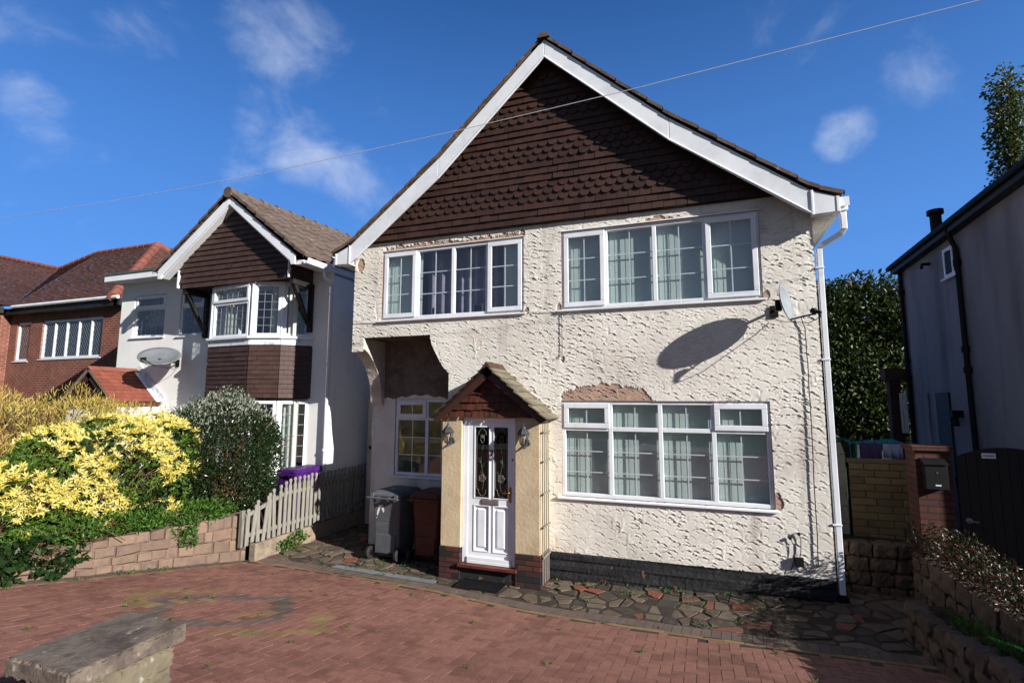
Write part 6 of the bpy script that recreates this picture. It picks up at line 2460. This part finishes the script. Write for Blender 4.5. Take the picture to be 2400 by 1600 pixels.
# yellow choisya
ch = thing('yellow_shrub', 'bright yellow rosette-leaved shrub spilling over the stone wall', 'shrub', (-8.1, -2.2, .65))
cb = [(-8.25, -2.95, 1.55, .62, .60, .62), (-7.95, -2.25, 1.62, .62, .62, .66), (-7.88, -1.75, 1.72, .55, .50, .60), (-8.05, -2.7, 1.15, .50, .60, .50), (-7.85, -1.75, 1.20, .45, .45, .55),
      (-8.15, -3.35, 1.42, .48, .45, .48), (-8.0, -3.1, .95, .34, .34, .30), (-8.5, -2.1, 1.9, .6, .6, .42)]


def rosettes(npts, blobs, seed, nl, length, width, mat, name, parent, shell, floor=.72, keep=None, tilt=.75):
    P, D = blob_points(npts, blobs, seed, shell, floor)
    if keep is not None:
        k = keep(P, D)
        P, D = P[k], D[k]
    g = np.random.default_rng(seed + 50)
    n = len(P)
    ax = D * .75 + np.array([.12, -.12, .55])
    ax += g.normal(0, .25, (n, 3))
    ax /= np.linalg.norm(ax, axis=1)[:, None]
    a = np.cross(ax, np.array([.3, .2, .9]))
    a /= np.linalg.norm(a, axis=1)[:, None]
    b = np.cross(ax, a)
    Vs, Fs = [], []
    off = 0
    for k in range(nl):
        th = k * 2.399 + g.random(n) * .5
        el = tilt * (1 - .45 * (k / nl)) if k > 2 else .25
        sc_ = g.uniform(.75, 1.2, n) * (1 if k > 2 else .7)
        d = (a * np.cos(th)[:, None] + b * np.sin(th)[:, None]) * np.sin(1.35 * el + .25) + ax * np.cos(1.35 * el + .25)
        V, F = leaves(n, P, d, length, width, .12, seed + k, .18, .12)
        Vs.append(V)
        Fs.append(F + off)
        off += len(V)
    return leaf_part(name, np.concatenate(Vs), np.concatenate(Fs), mat, parent)


# clumps: yellow rosettes gather on the outer, sunlit shoots and leave green hollows between
def clump(P, D):
    q = np.sin(P[:, 0] * 6.5 + 1.3) + np.sin(P[:, 1] * 7.4 + P[:, 2] * 2.2) + np.sin(P[:, 2] * 8.1 + P[:, 1] * 3) + (P[:, 2] - 1.25) * 1.3
    return q > .45


rosettes(3600, cb, 31, 11, .074, .021, 'yel', 'rosettes', ch, .12, .85, clump)
rosettes(3200, [(b[0] - .02, b[1], b[2] - .03, b[3] * .95, b[4] * .95, b[5] * .96) for b in cb], 36, 9, .07, .021, 'yelg', 'green_leaves', ch, .25, .70)
g = np.random.default_rng(6)
stems(ch, (-8.1, -2.3, .65), [(b[0] + g.normal(0, .3), b[1] + g.normal(0, .3), b[2] + g.normal(.1, .2)) for b in cb for _ in range(4)], .016, .005, 9)

# dark rounded evergreen
dk = thing('evergreen_shrub', 'dark rounded evergreen bush with pale silvery top leaves beside the fence', 'shrub', (-7.65, -.75, .6))
db = [(-7.75, -.75, 1.72, .72, .74, .90), (-7.62, -.30, 1.55, .52, .52, .78), (-7.95, -1.25, 1.65, .60, .48, .75), (-7.60, -.72, 1.2, .60, .68, .62), (-7.5, -.95, 2.15, .32, .3, .38), (-7.45, -.25, 1.95, .3, .3, .36), (-7.35, -.55, 1.5, .3, .35, .4)]
P, D = blob_points(26000, db, 41, .28, .66, .07)
V, F = leaves(len(P), P, D * .6 + np.array([.1, -.1, .35]), .058, .027, .15, 11, .2, .6)
leaf_part('foliage', V, F, 'dark', dk)
P, D = blob_points(10000, db, 43, .10, 1.5, .08)
q = (P[:, 2] - 2.05) * 2.4 + .5 * D[:, 2] + .35 * np.sin(P[:, 0] * 9) * np.sin(P[:, 1] * 8) + np.random.default_rng(3).normal(0, .35, len(P))
P, D = P[q > .85], D[q > .85]
V, F = leaves(len(P), P + D * .02, D * .5 + np.array([.1, -.1, .8]), .052, .023, .05, 12, .2, .45)
leaf_part('pale_shoots', V, F, 'silver', dk)
g = np.random.default_rng(7)
stems(dk, (-7.65, -.75, .6), [(b[0] + g.normal(0, .35), b[1] + g.normal(0, .35), b[2] + g.normal(.2, .3)) for b in db for _ in range(6)], .02, .005, 10)


def low_plant(name, label, cat, pts, n, length, width, mat, seed, droop=.2, up=(0, -.1, .8), spread=.7, group=None):
    """small bushy plant: pts = blobs"""
    t = thing(name, label, cat, (pts[0][0], pts[0][1], pts[0][2] - pts[0][5]), group=group)
    P, D = blob_points(n, pts, seed, .6, -5)
    V, F = leaves(len(P), P, D * .5 + np.array(up), length, width, droop, seed, .2, spread)
    leaf_part('foliage', V, F, mat, t)
    g = np.random.default_rng(seed)
    stems(t, (pts[0][0], pts[0][1], pts[0][2] - pts[0][5]), [(b[0] + g.normal(0, b[3] * .5), b[1] + g.normal(0, b[4] * .5), b[2] + b[5] * .6) for b in pts for _ in range(4)], .006, .002, seed)
    return t


low_plant('trailing_plant', 'fresh green leafy plant hanging over the stone wall below the dark bush', 'plant',
          [(-7.34, -1.5, .87, .26, .34, .16), (-7.22, -1.75, .72, .13, .20, .16), (-7.17, -1.72, .54, .09, .12, .14), (-7.25, -1.15, .86, .20, .26, .13), (-7.45, -2.1, .88, .22, .28, .16), (-7.2, -1.35, .78, .12, .2, .12)], 3200, .065, .024, 'green', 61, .7)
gp_ = low_plant('bedding_plant', 'bright green low leaves with crimson flowers along the wall top', 'plant',
          [(-7.55, -2.55, .88, .22, .30, .18), (-7.62, -2.95, .86, .22, .28, .17), (-7.85, -3.35, .85, .22, .26, .14), (-7.50, -2.25, .86, .2, .22, .14)], 2400, .06, .026, 'green', 62, .3)
mb = MB()
g = random.Random(4)
for (fx, fy, fz, fr_) in ((-7.50, -2.62, .90, .045), (-7.55, -2.50, .80, .03), (-7.42, -1.98, .90, .03), (-7.50, -2.35, .84, .025), (-7.60, -2.95, .73, .04), (-7.58, -1.75, 1.12, .03), (-7.46, -2.10, .78, .022), (-7.63, -2.78, .86, .022)):
    for k in range(14):
        a_, e_ = g.uniform(0, 2 * pi), g.uniform(-.3, 1.2)
        d_ = Vector((cos(a_) * cos(e_), sin(a_) * cos(e_), sin(e_)))
        s_ = d_.cross(Vector((g.random(), g.random(), g.random()))).normalized()
        c_ = Vector((fx, fy, fz))
        mb.add([c_, c_ + d_ * fr_ * .6 + s_ * fr_ * .4, c_ + d_ * fr_, c_ + d_ * fr_ * .6 - s_ * fr_ * .4], [(0, 1, 2, 3)])
part(mb, 'flowers', 'redflower', gp_)
br = low_plant('bramble', 'dark green trailing bramble creeping over the left end of the stone wall', 'bramble',
          [(-7.66, -3.45, .78, .16, .30, .12), (-7.56, -3.30, .60, .07, .16, .14), (-7.54, -3.22, .48, .06, .10, .10), (-7.60, -3.75, .62, .12, .25, .22), (-7.50, -3.0, .62, .08, .14, .10)], 420, .11, .085, 'bramble', 63, .4, (.5, -.4, .3), .5)
low_plant('bramble', 'dark bramble leaves poking through the middle of the yellow shrub', 'bramble',
          [(-7.52, -2.30, 1.62, .12, .22, .10), (-7.48, -1.95, 1.30, .10, .12, .20), (-7.50, -2.10, 1.08, .12, .2, .18), (-7.62, -2.75, 1.98, .12, .2, .1)], 90, .12, .10, 'bramble', 64, .4, (.6, -.4, .2), .4)
low_plant('dry_shrub', 'tangle of dry brown stems and leaves at the left end of the flower bed', 'shrub',
          [(-8.1, -3.75, 1.15, .24, .32, .45), (-8.3, -4.1, 1.0, .3, .3, .4)], 900, .10, .010, 'twig', 65, .9, (0, 0, .2), .7)
low_plant('weed_clump', 'leafy green weed growing at the foot of the picket fence', 'weed',
          [(-6.72, .0, .14, .12, .22, .13), (-6.74, -.25, .10, .08, .16, .10)], 220, .07, .04, 'green', 66, .3)
# cotoneaster
low_plant('cotoneaster', 'dark cotoneaster with red berries sprawling over the right planter wall', 'shrub',
          [(2.50, .10, .92, .24, .30, .26), (2.58, -.45, .95, .28, .36, .22), (2.58, -1.0, .92, .26, .36, .20), (2.55, -1.55, .90, .24, .34, .18), (2.52, -2.0, .90, .2, .3, .14)], 5200, .040, .018, 'redberry', 67, .2, (-.2, -.1, .5), .8)
low_plant('ground_ivy', 'patch of grass and green leaves inside the right planter', 'plant',
          [(2.22, -1.6, .50, .12, .5, .10), (2.22, -2.4, .62, .12, .5, .10)], 900, .08, .012, 'green', 68, .1, (0, 0, 1), .5)


# small weeds in the paving joints
def weeds():
    g = np.random.default_rng(9)
    spots = []
    for x in np.linspace(-1.9, .9, 24):
        spots.append((x + g.normal(0, .1), float(yk(x)) + .12 + g.random() ** 1.3 * (-.12 - float(yk(x))) , 1.0))
    for _ in range(26):
        x = g.uniform(-6.6, -3.7)
        spots.append((x, float(yk(x)) + g.uniform(.05, .8), .7))
    for _ in range(12):
        x = g.uniform(-2.0, 1.0)
        spots.append((x, -.06 + g.normal(0, .02), .9))
    for _ in range(48):
        x = g.uniform(-6.8, 1.0)
        y = g.uniform(-5, -1.2)
        if x > wallx(y) + .2:
            spots.append((round(x / .1) * .1, y, g.uniform(.15, .36)))
    for _ in range(16):
        y = g.uniform(-4, -1)
        spots.append((float(wallx(y)) + .05 + g.random() * .3, y, .6))
    Cs, Us, Ls = [], [], []
    for (x, y, s_) in spots:
        k = int(g.integers(5, 13) * (.6 + s_))
        r_ = .05 * s_
        for _ in range(k):
            Cs.append((x + g.normal(0, r_), y + g.normal(0, r_), float(gz(x, y)) + .002 + g.random() * .018 * s_))
            Us.append((g.normal(0, .8), g.normal(0, .8), .7))
            Ls.append(s_)
    n = len(Cs)
    V, F = leaves(n, np.array(Cs), np.array(Us), .036, .013, .2, 5, .2, .3)
    return np_mesh('weeds', V, F, ['green'])


o = link('weeds', weeds())
tag(o, 'small green weeds sprouting from the paving joints', 'weeds', kind='stuff')


# trees
def tree(name, label, base_, crown, n, length, width, mat, seed, trunk_r, shell=.45, group=None, up=(0, 0, .1), dense=0):
    t = thing(name, label, 'tree', base_, group=group)
    g = np.random.default_rng(seed)
    top = max(b[2] for b in crown)
    mb = MB()
    cxm_ = np.mean([b[0] for b in crown])
    cym_ = np.mean([b[1] for b in crown])
    mb.tube([base_, (base_[0] * .7 + cxm_ * .3, base_[1] * .7 + cym_ * .3, base_[2] + (top - base_[2]) * .35), (cxm_, cym_, base_[2] + (top - base_[2]) * .8)], [trunk_r, trunk_r * .75, trunk_r * .35], 9)
    for b in crown:
        s_ = Vector((base_[0] * .6 + cxm_ * .4, base_[1] * .6 + cym_ * .4, base_[2] + (b[2] - base_[2]) * .45))
        e_ = Vector((b[0] + g.normal(0, .3), b[1] + g.normal(0, .3), b[2] + b[5] * .5))
        mb.tube([s_, s_.lerp(e_, .5) + Vector((0, 0, .15)), e_], [trunk_r * .35, trunk_r * .25, .03], 6)
    part(mb, 'trunk', 'bark', t)
    P, D = blob_points(n, crown, seed, shell, base_[2] + .2)
    V, F = leaves(n, P, D * .7 + np.array(up), length, width, .4, seed + 1, .2, .8)
    leaf_part('crown', V, F, mat, t)
    if dense:
        P, D = blob_points(dense, [(b[0], b[1] + .3, b[2], b[3] * .8, b[4] * .8, b[5] * .8) for b in crown], seed + 5, .5, base_[2])
        V, F = leaves(len(P), P, D, .36, .22, .3, seed + 6, .2, .9)
        leaf_part('inner_crown', V, F, mat, t)
    return t


g = np.random.default_rng(77)
cr = [(4.6, 15.5, 5.0, 1.7, 1.5, 2.3), (6.2, 15.8, 5.3, 1.8, 1.5, 2.3), (5.4, 15, 3.0, 2.0, 1.5, 2.0), (3.4, 16, 3.6, 1.6, 1.5, 2.2), (7.6, 16, 4.6, 1.6, 1.5, 2.6), (6.9, 15.3, 2.6, 1.8, 1.4, 1.8)]
cr += [(g.uniform(3, 8), 15 + g.normal(0, .5), g.uniform(3, 7), .6, .6, .5) for _ in range(14)]
tree('broadleaf_tree', 'dense dark broadleaf tree with reddish tips between the cream and grey houses', (5.4, 16.2, 0), cr, 46000, .17, .09, 'treeleaf', 71, .28, dense=9000)
pc = [(18.1 + g.normal(0, .5), 30 + g.normal(0, .5), 4 + k * .97, 1.35 - abs(k - 6) * .04, 1.1, 1.4) for k in range(19)]
tree('poplar_tree', 'tall narrow poplar rising behind the roof of the grey house', (18.4, 30, 0), pc, 14000, .24, .15, 'poplarleaf', 72, .35, .8)
